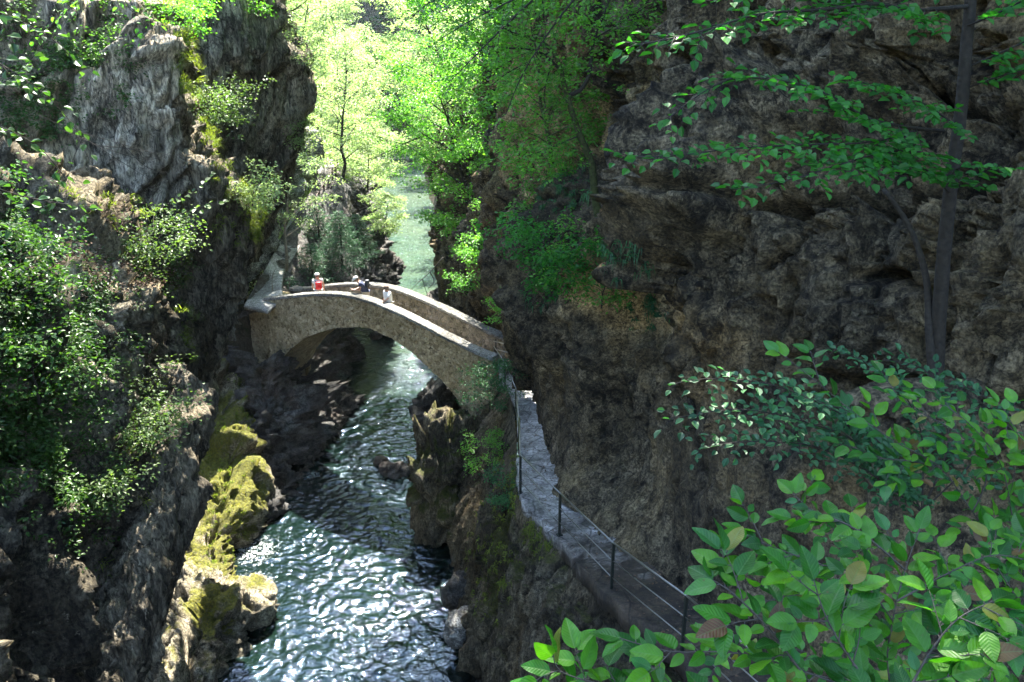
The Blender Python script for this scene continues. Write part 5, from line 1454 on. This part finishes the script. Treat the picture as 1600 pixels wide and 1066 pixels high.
near_branch('beech_branch', "shaded beech branch deeper inside the lower right foliage", [
    [(1600,1250,2.6),(1450,1080,2.6),(1330,980,2.6),(1250,920,2.7),(1190,900,2.7)], [(1450,1080,2.6),(1300,1060,2.6),(1180,1030,2.6),(1090,1000,2.6)], [(1330,980,2.6),(1360,900,2.7),(1340,850,2.7),(1290,820,2.7)], [(1600,1250,2.6),(1550,1080,2.6),(1500,960,2.6),(1470,880,2.6)]],
    .078, 95, .040, group=NG, side=.16)
near_branch('beech_branch', "separate three-leaved shoot rising at the bottom edge left of the other leaves", [
    [(905,1200,1.2),(900,1110,1.2),(893,1062,1.2)]], .068, 96, .04, group=NG)

R5 = np.random.RandomState(505)
k_ = R5.randint(0, 259, 900); t_ = R5.rand(900) ** 1.6
pp_ = pathR[k_] * (1 - t_)[:, None] + pathL[k_] * t_[:, None] + np.array([0, 0, .035])
V, F = leaf_arrays(pp_, R5.normal(size=(900, 3)) * [1, 1, .15], np.array([0, 0, 1.0]) + R5.normal(size=(900, 3)) * .3, .05 * (.6 + .7 * R5.rand(900)), W=.6)
tag(mesh_obj('leaf_litter', V, F, M['litter'], smooth=False), "scattered dead leaves along the right-hand walkway", "leaf litter", kind='stuff')

# ================================================================== SMALLER THINGS
def ico_rock(name, c, r, seed, mat, label, cat='rock', group=None, sub=5, rough=.35, squash=True):
    bm = __import__('bmesh').new(); __import__('bmesh').ops.create_icosphere(bm, subdivisions=sub, radius=1.0)
    V = np.array([v.co[:] for v in bm.verts]); F = np.array([[v.index for v in f.verts] for f in bm.faces]); bm.free()
    q = V * np.array(r) + seed * 3.7
    H, E = blocks(q * .9); H2, E2 = blocks(q * 2.4 + 5)
    d = 1 + rough * (.8 * H + .35 * H2 + .5 * fbm(q * .8, 3) + .10 * fbm(q * 5, 3))
    V = V * d[:, None] * np.array(r) + np.array(c)
    o = mesh_obj(name, V - np.array(c), F, mat); o.location = c
    return tag(o, label, cat, group)
ico_rock('boulder', Pz(618, 736, 0.1), (.72, .5, .5), 1, M['rock_dark'], "dark wedge-shaped rock breaking the surface midstream", 'boulder')
ico_rock('boulder', Pz(596, 722, 0.05), (.30, .3, .22), 2, M['rock_dark'], "small dark rock just left of the midstream wedge rock", 'boulder')
ico_rock('boulder', P(692, 640, 33.5), (1.25, 1.4, 1.5), 3, M['rock_dark'], "dark rounded boulder standing in the water under the bridge's right springing", 'boulder', rough=.28)
ico_rock('boulder', P(700, 760, 27.0), (1.35, 1.6, 3.0), 4, M['rock_bank'], "huge mossy boulder rising from the river below the bridge's right end", 'boulder', rough=.25, sub=6)
ico_rock('boulder', P(722, 930, 21.6), (.6, .7, .8), 5, M['rock_dark'], "grey water-worn boulder at the foot of the right bank", 'boulder')
ico_rock('boulder', P(720, 980, 20.0), (.5, .6, .6), 15, M['rock_pale'], "pale cracked boulder low on the right bank near the bottom edge", 'boulder')
ico_rock('boulder', Pz(666, 480, 0.1), (1.2, .8, .5), 6, M['rock_dark'], "flat dark rock in the river just beyond the bridge parapet", 'boulder')
ico_rock('boulder', Pz(686, 470, 0.1), (.8, .8, .9), 7, M['rock_dark'], "dark rock at the right bank's foot beyond the bridge", 'boulder')
ico_rock('boulder', P(378, 950, 21.6), (.95, .9, 1.0), 8, M['rock_moss'], "rounded moss-capped boulder jutting into the water at the lower left", 'boulder', rough=.3)
ico_rock('boulder', P(485, 760, 31.6), (.9, .8, .6), 9, M['rock_dark'], "low wet boulder at the waterline under the left rocks", 'boulder')
ico_rock('boulder', P(578, 425, 47.5), (1.1, 1.2, 1.3), 10, M['rock_moss'], "knobbly mossy boulder on the promontory behind the walkers", 'boulder', rough=.4)
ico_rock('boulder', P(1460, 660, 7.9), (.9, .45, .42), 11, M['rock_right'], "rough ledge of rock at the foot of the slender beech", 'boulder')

# ---- metal railing along the right-hand walkway
M['rail_dark'] = plain("rail_iron", (0.022, 0.028, 0.024), 0.45, .3, .3, 30, 0, .5)
M['rail_grey'] = plain("rail_galvanised", (0.22, 0.22, 0.195), 0.35, .75, .2, 20, 0, .5)
def railing():
    root = empty('railing', Pz(812, 770, 7.1), 0, "metal railing with dark posts and three rails along the right-hand walkway", 'railing')
    B = [Pz(772, 580, 6.0), Pz(789, 606, 6.02), Pz(806, 652, 6.42), Pz(811, 704, 6.82), Pz(813, 770, 7.1), Pz(874, 836, 7.38), Pz(955, 925, 8.12), Pz(1065, 1020, 8.78), Pz(1235, 1190, 9.5), Pz(1500, 1480, 10.3)]
    H = [1.0, .98, 1.0, 1.02, 1.05, 1.05, 1.05, 1.05, 1.05, 1.05]
    for b, h in zip(B, H):
        a = Acc(); a.box(b + [0, 0, h / 2 - .05], .055, .03, h + .1, .5); a.box(b + [0, 0, .01], .12, .12, .02, .5)
        adopt(a.build('post', M['rail_dark'], None, smooth=False), root)
    for f, r, mt in ((1.0, .018, 'rail_grey'), (.64, .010, 'rail_grey'), (.30, .010, 'rail_grey')):
        a = Acc()
        for i in range(len(B) - 1):
            p0 = B[i] + [0, 0, H[i] * f]; p1 = B[i + 1] + [0, 0, H[i + 1] * f]
            a.tube(np.array([p0, (p0 + p1) / 2 + [0, 0, -.006], p1]), r, 8)
        adopt(a.build('rail', M[mt], None), root)
railing()
def far_rail():
    root = empty('railing', P(774, 545, 28.6), 0, "short two-bar railing joining the bridge's far parapet to the cliff", 'railing')
    for v0, v1 in ((533, 540), (545, 552)):
        a = Acc(); a.tube(np.array([P(771, v0, 28.9), P(798, v1, 27.9)]), .02, 8); adopt(a.build('rail', M['rail_grey'], None), root)
    a = Acc(); a.box(P(775, 549, 28.8), .05, .05, 1.0); adopt(a.build('post', M['rail_dark'], None, smooth=False), root)
far_rail()
M['wood_post'] = plain("weathered_post", (0.10, 0.07, 0.055), .8, var=.3, sc=20)
def path_fence():
    root = empty('path_fence', P(500, 310, 46.5), 0, "post-and-rail fence beside the steps of the left-hand path", 'fence')
    pts = [P(486, 352, 43.8), P(494, 340, 44.6), P(501, 327, 45.6), P(508, 316, 46.6), P(515, 306, 47.6), P(521, 298, 48.8), P(526, 290, 50.5), P(529, 281, 52.5)]
    for p in pts:
        a = Acc(); a.box(p + [0, 0, .55], .09, .09, 1.2); adopt(a.build('post', M['wood_post'], None, smooth=False), root)
    for h in (1.05, .6):
        a = Acc(); a.tube(np.array(pts) + [0, 0, h], .03, 6); adopt(a.build('rail', M['wood_post'], None), root)
path_fence()
# low weir far upstream
wr = Acc(); wc = [np.array([x, 134 + .25 * math.sin(x), .35]) for x in np.linspace(-27, -9, 30)]
wr.tube(np.array(wc), .35, 8)
tag(wr.build('weir', M['mortar'], None), "thin pale weir line crossing the river far upstream", "weir")

# ================================================================== PEOPLE
M['lips'] = plain('lips', (0.32, 0.12, 0.10), .5)
M['skin'] = plain("skin", (0.42, 0.24, 0.16), .55, var=.06); M['hair_grey'] = plain("hair_brown_grey", (0.12, 0.085, 0.06), .7, var=.3, sc=60)
M['cap'] = plain("cap_cloth", (0.62, 0.60, 0.55), .85, var=.08); M['tee_pale'] = plain("pale_shirt", (0.58, 0.56, 0.53), .85, var=.08); M['tee_navy'] = plain("navy_shirt", (0.035, 0.045, 0.085), .85, var=.1)
M['blouse'] = plain("white_blouse", (0.80, 0.80, 0.78), .85, var=.05); M['short'] = plain("grey_trousers", (0.36, 0.36, 0.34), .9, var=.1); M['redpack'] = plain("red_rucksack", (0.55, 0.015, 0.02), .6, var=.15, sc=15)
M['blackpack'] = plain("dark_rucksack", (0.03, 0.033, 0.04), .7, var=.2); M['shoe'] = plain("shoe", (0.06, 0.05, 0.045), .7); M['eye'] = plain("eye_dark", (0.02, 0.02, 0.02), .3)

def skin_mesh(name, verts, edges, radii, mat, parent, root_i=0, sub=2):
    me = bpy.data.meshes.new(name); me.from_pydata([tuple(v) for v in verts], edges, []); me.materials.append(mat)
    o = bpy.data.objects.new(name, me); link(o); o.parent = parent
    o.modifiers.new("skin", 'SKIN'); o.modifiers["skin"].use_smooth_shade = True
    for i, r in enumerate(radii):
        sv = me.skin_vertices[0].data[i]; sv.radius = (r, r) if np.isscalar(r) else r; sv.use_root = (i == root_i)
    s = o.modifiers.new("sub", 'SUBSURF'); s.levels = sub; s.render_levels = sub
    return o

def person(loc, heading, label, J, clothes, cap=None, hair=None, h=1.0, pack=None):
    """J: joint dictionary in body space (x right, y forward, z up)"""
    root = empty('person', loc, heading, label, 'person')
    root.scale = (h, h, h)
    names = [k for k in J if k != 'face']; I = {n: i for i, n in enumerate(names)}
    E = [('pelvis','waist'),('waist','chest'),('chest','neck'),('neck','head'),('head','crownp'),
         ('chest','shl'),('shl','ell'),('ell','wrl'),('wrl','hal'),('chest','shr'),('shr','elr'),('elr','wrr'),('wrr','har'),
         ('pelvis','hil'),('hil','knl'),('knl','anl'),('anl','tol'),('pelvis','hir'),('hir','knr'),('knr','anr'),('anr','tor')]
    Rd = dict(pelvis=.145, waist=.125, chest=.15, neck=.055, head=.088, crownp=.075, shl=.062, ell=.042, wrl=.029, hal=.038, shr=.062, elr=.042, wrr=.029, har=.038,
              hil=.088, knl=.058, anl=.038, tol=.035, hir=.088, knr=.058, anr=.038, tor=.035)
    fingers = []
    V = [J[n] for n in names]; R_ = [Rd[n] for n in names]; EE = [(I[a], I[b]) for a, b in E]
    for s_ in ('l', 'r'):      # five fingers each
        w0 = np.array(J['wr' + s_]); hd = np.array(J['ha' + s_]); d = unit((hd - w0)[None])[0]; sd = unit(np.cross(d, [0, .2, 1.0])[None])[0]
        for k, (o_, l_) in enumerate([(-.024, .060), (-.008, .070), (.008, .066), (.024, .052)]):
            a = hd + sd * o_ + d * .02; b_ = a + d * l_ * .6 + np.array([0, 0, -.008]); c_ = b_ + d * l_ * .4 + np.array([0, 0, -.018])
            i0 = len(V); V += [a, b_, c_]; R_ += [.010, .009, .007]; EE += [(I['ha' + s_], i0), (i0, i0 + 1), (i0 + 1, i0 + 2)]
        a = w0 + d * .03 - sd * .028; b_ = a + d * .035 - sd * .018; i0 = len(V); V += [a, b_]; R_ += [.012, .009]; EE += [(I['wr' + s_], i0), (i0, i0 + 1)]
    skin_mesh('body', V, EE, R_, M['skin'], root, I['pelvis'])
    hc = np.array(J['head']); fw = unit(np.array([J['face']]) if 'face' in J else np.array([[0, 1.0, 0]]))[0]; side = unit(np.cross(fw, [0, 0, 1.0])[None])[0]; upv = np.cross(side, fw)
    return root, I, hc, fw, side, upv

def dome(c, rx, ry, rz_, fw, side, upv, zmin=-.2, n=24, m=14, brim=0.0):
    """cap or hair shell; brim pushes the front lip forward"""
    th = np.linspace(0, 2 * math.pi, n, endpoint=True); ph = np.linspace(math.pi / 2, math.asin(zmin), m)
    T, Pp = np.meshgrid(th, ph); x = np.cos(Pp) * np.cos(T) * rx; y = np.cos(Pp) * np.sin(T) * ry; z = np.sin(Pp) * rz_
    if brim:
        e = np.clip((np.sin(T) - .3) / .7, 0, 1) * np.linspace(0, 1, m)[:, None] ** 6
        y = y + e * brim; z = z - e * .02
    G = np.array(c) + x[..., None] * side + y[..., None] * fw + z[..., None] * upv
    Gi = G * 1.0; Gi = np.array(c) + (G - np.array(c)) * .93
    V = np.concatenate([G.reshape(-1, 3), Gi.reshape(-1, 3)]); K = n * m
    i = np.arange(K).reshape(m, n); rim = np.stack([i[-1, :-1], i[-1, 1:], i[-1, 1:] + K, i[-1, :-1] + K], 1)
    return V, np.concatenate([grid_faces(m, n), grid_faces(m, n, K)[:, ::-1], rim])

def face_bits(root, hc, fw, side, upv):
    c = hc + upv * .01
    for s_ in (-1, 1):
        a = Acc(); a.box(c + fw * .088 + side * .032 * s_, .018, .012, .010); a.build('eye', M['eye'], root)
        a = Acc(); a.tube(np.array([c + side * .088 * s_ + upv * .018, c + side * .098 * s_, c + side * .088 * s_ - upv * .03]), [.010, .016, .008], 6); a.build('ear', M['skin'], root)
    a = Acc(); a.tube(np.array([c + fw * .082 + upv * .01, c + fw * .108 - upv * .022, c + fw * .085 - upv * .034]), [.008, .013, .008], 6); a.build('nose', M['skin'], root)
    a = Acc(); a.box(c + fw * .086 - upv * .055, .045, .01, .008); a.build('mouth', M['lips'], root)

def clothes_top(root, J, mat, sleeve=.55, name='shirt', loose=1.13, drop=.0):
    V = [J['pelvis'], J['waist'], J['chest'], (np.array(J['chest']) * .35 + np.array(J['neck']) * .65), J['shl'], np.array(J['shl']) * (1 - sleeve) + np.array(J['ell']) * sleeve, J['shr'], np.array(J['shr']) * (1 - sleeve) + np.array(J['elr']) * sleeve]
    V = [np.array(v, float) for v in V]; V[0][2] -= drop
    E = [(0, 1), (1, 2), (2, 3), (2, 4), (4, 5), (2, 6), (6, 7)]
    Rr = [.160 * loose, .145 * loose, .165 * loose, .075, .080 * loose, .066 * loose, .080 * loose, .066 * loose]
    return skin_mesh(name, V, E, Rr, mat, root, 1)
def clothes_legs(root, J, mat, upto=1.0, name='trousers'):
    def L(a, b, f): return np.array(J[a]) * (1 - f) + np.array(J[b]) * f
    V = [np.array(J['pelvis']) + [0, 0, .03], J['hil'], J['knl'], L('knl', 'anl', upto * .92), J['hir'], J['knr'], L('knr', 'anr', upto * .92)]
    return skin_mesh(name, V, [(0, 1), (1, 2), (2, 3), (0, 4), (4, 5), (5, 6)], [.152, .102, .076, .062, .102, .076, .062], mat, root, 0)
def shoes(root, J):
    for s_ in ('l', 'r'):
        an, to = np.array(J['an' + s_]), np.array(J['to' + s_])
        skin_mesh('shoe', [an + [0, -.05, -.03], an + [0, .02, -.02], to + [0, .02, .005]], [(0, 1), (1, 2)], [.045, .05, .038], M['shoe'], root, 1, 1)

def base_pose():
    return dict(pelvis=[0, 0, .96], waist=[0, .01, 1.12], chest=[0, 0, 1.33], neck=[0, -.005, 1.50], head=[0, .015, 1.62], crownp=[0, .005, 1.69],
                shl=[-.19, 0, 1.42], ell=[-.25, -.03, 1.14], wrl=[-.26, .05, .90], hal=[-.26, .08, .83], shr=[.19, 0, 1.42], elr=[.25, -.03, 1.14], wrr=[.26, .05, .90], har=[.26, .08, .83],
                hil=[-.10, 0, .90], knl=[-.11, .02, .50], anl=[-.11, -.02, .09], tol=[-.12, .14, .04], hir=[.10, 0, .90], knr=[.11, .02, .50], anr=[.11, -.02, .09], tor=[.12, .14, .04])
def rucksack(loc, heading, mat, label, h=1.0):
    root = empty('rucksack', loc, heading, label, 'rucksack'); root.scale = (h, h, h)
    skin_mesh('bag', [(0, 0, -.17), (0, -.01, .0), (0, 0, .17)], [(0, 1), (1, 2)], [(.14, .10), (.155, .115), (.12, .085)], mat, root, 1)
    skin_mesh('pocket', [(0, -.12, -.12), (0, -.13, .0)], [(0, 1)], [(.09, .04), (.09, .035)], mat, root, 0)
    for s_ in (-1, 1):
        a = Acc(); a.tube(np.array([(s_ * .09, .10, .16), (s_ * .12, .19, .19), (s_ * .13, .33, .10), (s_ * .13, .33, -.02), (s_ * .14, .20, -.16), (s_ * .11, .09, -.17)]), .016, 6)
        a.build('strap', M['blackpack'], root)
    return root
def deck_at(u, off, vtop=None):
    s, _ = on_plane(u, 460, off); xy = A0 + EX * s + NX * off
    return np.array([xy[0], xy[1], float(deck_z(np.array([s]))[0])])

# 1: pale shirt, red rucksack, looking away to the far side
L1p = deck_at(498, .95); J = base_pose(); J['ell'] = [-.24, .02, 1.13]; J['wrl'] = [-.20, .18, .98]; J['hal'] = [-.18, .24, .95]
J['face'] = [-.5, .85, -.05]; J['anr'] = [.12, -.14, .09]; J['tor'] = [.12, .02, .04]
H1 = .35
r1, _, hc, fw, sd_, up_ = person(L1p, H1, "person in pale T-shirt and white cap, back turned, leftmost on the bridge", J, None, h=.98)
face_bits(r1, hc, fw, sd_, up_); clothes_top(r1, J, M['tee_pale']); clothes_legs(r1, J, M['short'], .1, 'shorts'); shoes(r1, J)
mesh_obj('cap', *dome(hc + up_ * .045, .105, .118, .10, fw, sd_, up_, -.05, brim=.075), M['cap'], r1)
mesh_obj('hair', *dome(hc + up_ * .01 - fw * .012, .097, .105, .10, fw, sd_, up_, -.45), M['hair_grey'], r1)
bo = np.array([0, -.27, 1.24]); cH, sH = math.cos(H1), math.sin(H1)
rucksack(L1p + .98 * np.array([bo[0] * cH - bo[1] * sH, bo[0] * sH + bo[1] * cH, bo[2]]), H1, M['redpack'], "red rucksack on the back of the person in the pale T-shirt")

# 2: dark shirt, pale cap, leaning forward over the near parapet, looking at something in the hands
L2p = deck_at(572, .78); J = base_pose()
J.update(waist=[0, .05, 1.11], chest=[0, .17, 1.29], neck=[0, .28, 1.43], head=[0, .36, 1.52], crownp=[0, .37, 1.59], shl=[-.19, .20, 1.36], ell=[-.24, .26, 1.10], wrl=[-.14, .46, 1.10], hal=[-.10, .52, 1.12],
         shr=[.19, .20, 1.36], elr=[.26, .24, 1.09], wrr=[.16, .44, 1.04], har=[.12, .50, 1.05], face=[0, .85, -.5])
H2 = 1.75
r2, _, hc, fw, sd_, up_ = person(L2p, H2, "person in a dark navy shirt and pale cap bending over a phone in the hands", J, None, h=1.0)
face_bits(r2, hc, fw, sd_, up_); clothes_top(r2, J, M['tee_navy']); clothes_legs(r2, J, M['short'], 1.0); shoes(r2, J)
mesh_obj('cap', *dome(hc + up_ * .045, .105, .118, .10, fw, sd_, up_, -.05, brim=.085), M['cap'], r2)
mesh_obj('hair', *dome(hc + up_ * .01 - fw * .012, .097, .105, .10, fw, sd_, up_, -.45), M['hair_grey'], r2)
cH, sH = math.cos(H2), math.sin(H2)
def loc2(b): return L2p + np.array([b[0] * cH - b[1] * sH, b[0] * sH + b[1] * cH, b[2]])
rucksack(loc2([0, -.07, 1.33]), H2, M['blackpack'], "small dark rucksack on the back of the person in the navy shirt", .9)
a = Acc(); a.box((0, 0, 0), .075, .15, .009); ph = a.build('phone', M['blackpack'], None, smooth=False); ph.location = loc2([0, .57, 1.13]); ph.rotation_euler = (.5, 0, H2)
tag(ph, "small dark phone held by the person in the navy shirt", "phone")

# 3: white blouse, grey-brown hair, arm resting on the near parapet
L3p = deck_at(607, .62); J = base_pose()
J.update(chest=[0, .06, 1.32], neck=[0, .09, 1.48], head=[0, .12, 1.60], crownp=[0, .11, 1.67], shl=[-.17, .06, 1.40], ell=[-.24, .22, 1.20], wrl=[-.20, .44, 1.08], hal=[-.18, .50, 1.06],
         shr=[.17, .06, 1.40], elr=[.24, .02, 1.14], wrr=[.26, .14, .95], har=[.26, .19, .90], face=[.0, .9, -.25])
H3 = 2.35
r3, _, hc, fw, sd_, up_ = person(L3p, H3, "person with grey-brown hair in a loose white blouse leaning on the near parapet", J, None, h=.93)
face_bits(r3, hc, fw, sd_, up_); clothes_top(r3, J, M['blouse'], .9, 'blouse', 1.2, .05); clothes_legs(r3, J, M['short'], 1.0); shoes(r3, J)
mesh_obj('hair', *dome(hc + up_ * .02 - fw * .02, .115, .118, .115, fw, sd_, up_, -.85), M['hair_grey'], r3)

# ================================================================== AIR
def haze():
    x0, x1, y0, y1, z0, z1 = -420, 360, -90, 560, -60, 210
    a = Acc(); a.box(((x0 + x1) / 2, (y0 + y1) / 2, (z0 + z1) / 2), x1 - x0, y1 - y0, z1 - z0)
    m = bpy.data.materials.new("haze"); m.use_nodes = True; nt = m.node_tree; nt.nodes.clear()
    out = nt.nodes.new("ShaderNodeOutputMaterial"); v = nt.nodes.new("ShaderNodeVolumePrincipled")
    v.inputs["Color"].default_value = (0.86, 0.93, 1.0, 1)
    v.inputs["Density"].default_value = 0.00011
    v.inputs["Anisotropy"].default_value = 0.3
    nt.links.new(v.outputs[0], out.inputs["Volume"])
    o = a.build("haze", m, None, smooth=False)
    tag(o, "thin pale blue haze filling the valley air", "haze", kind='stuff')
haze()
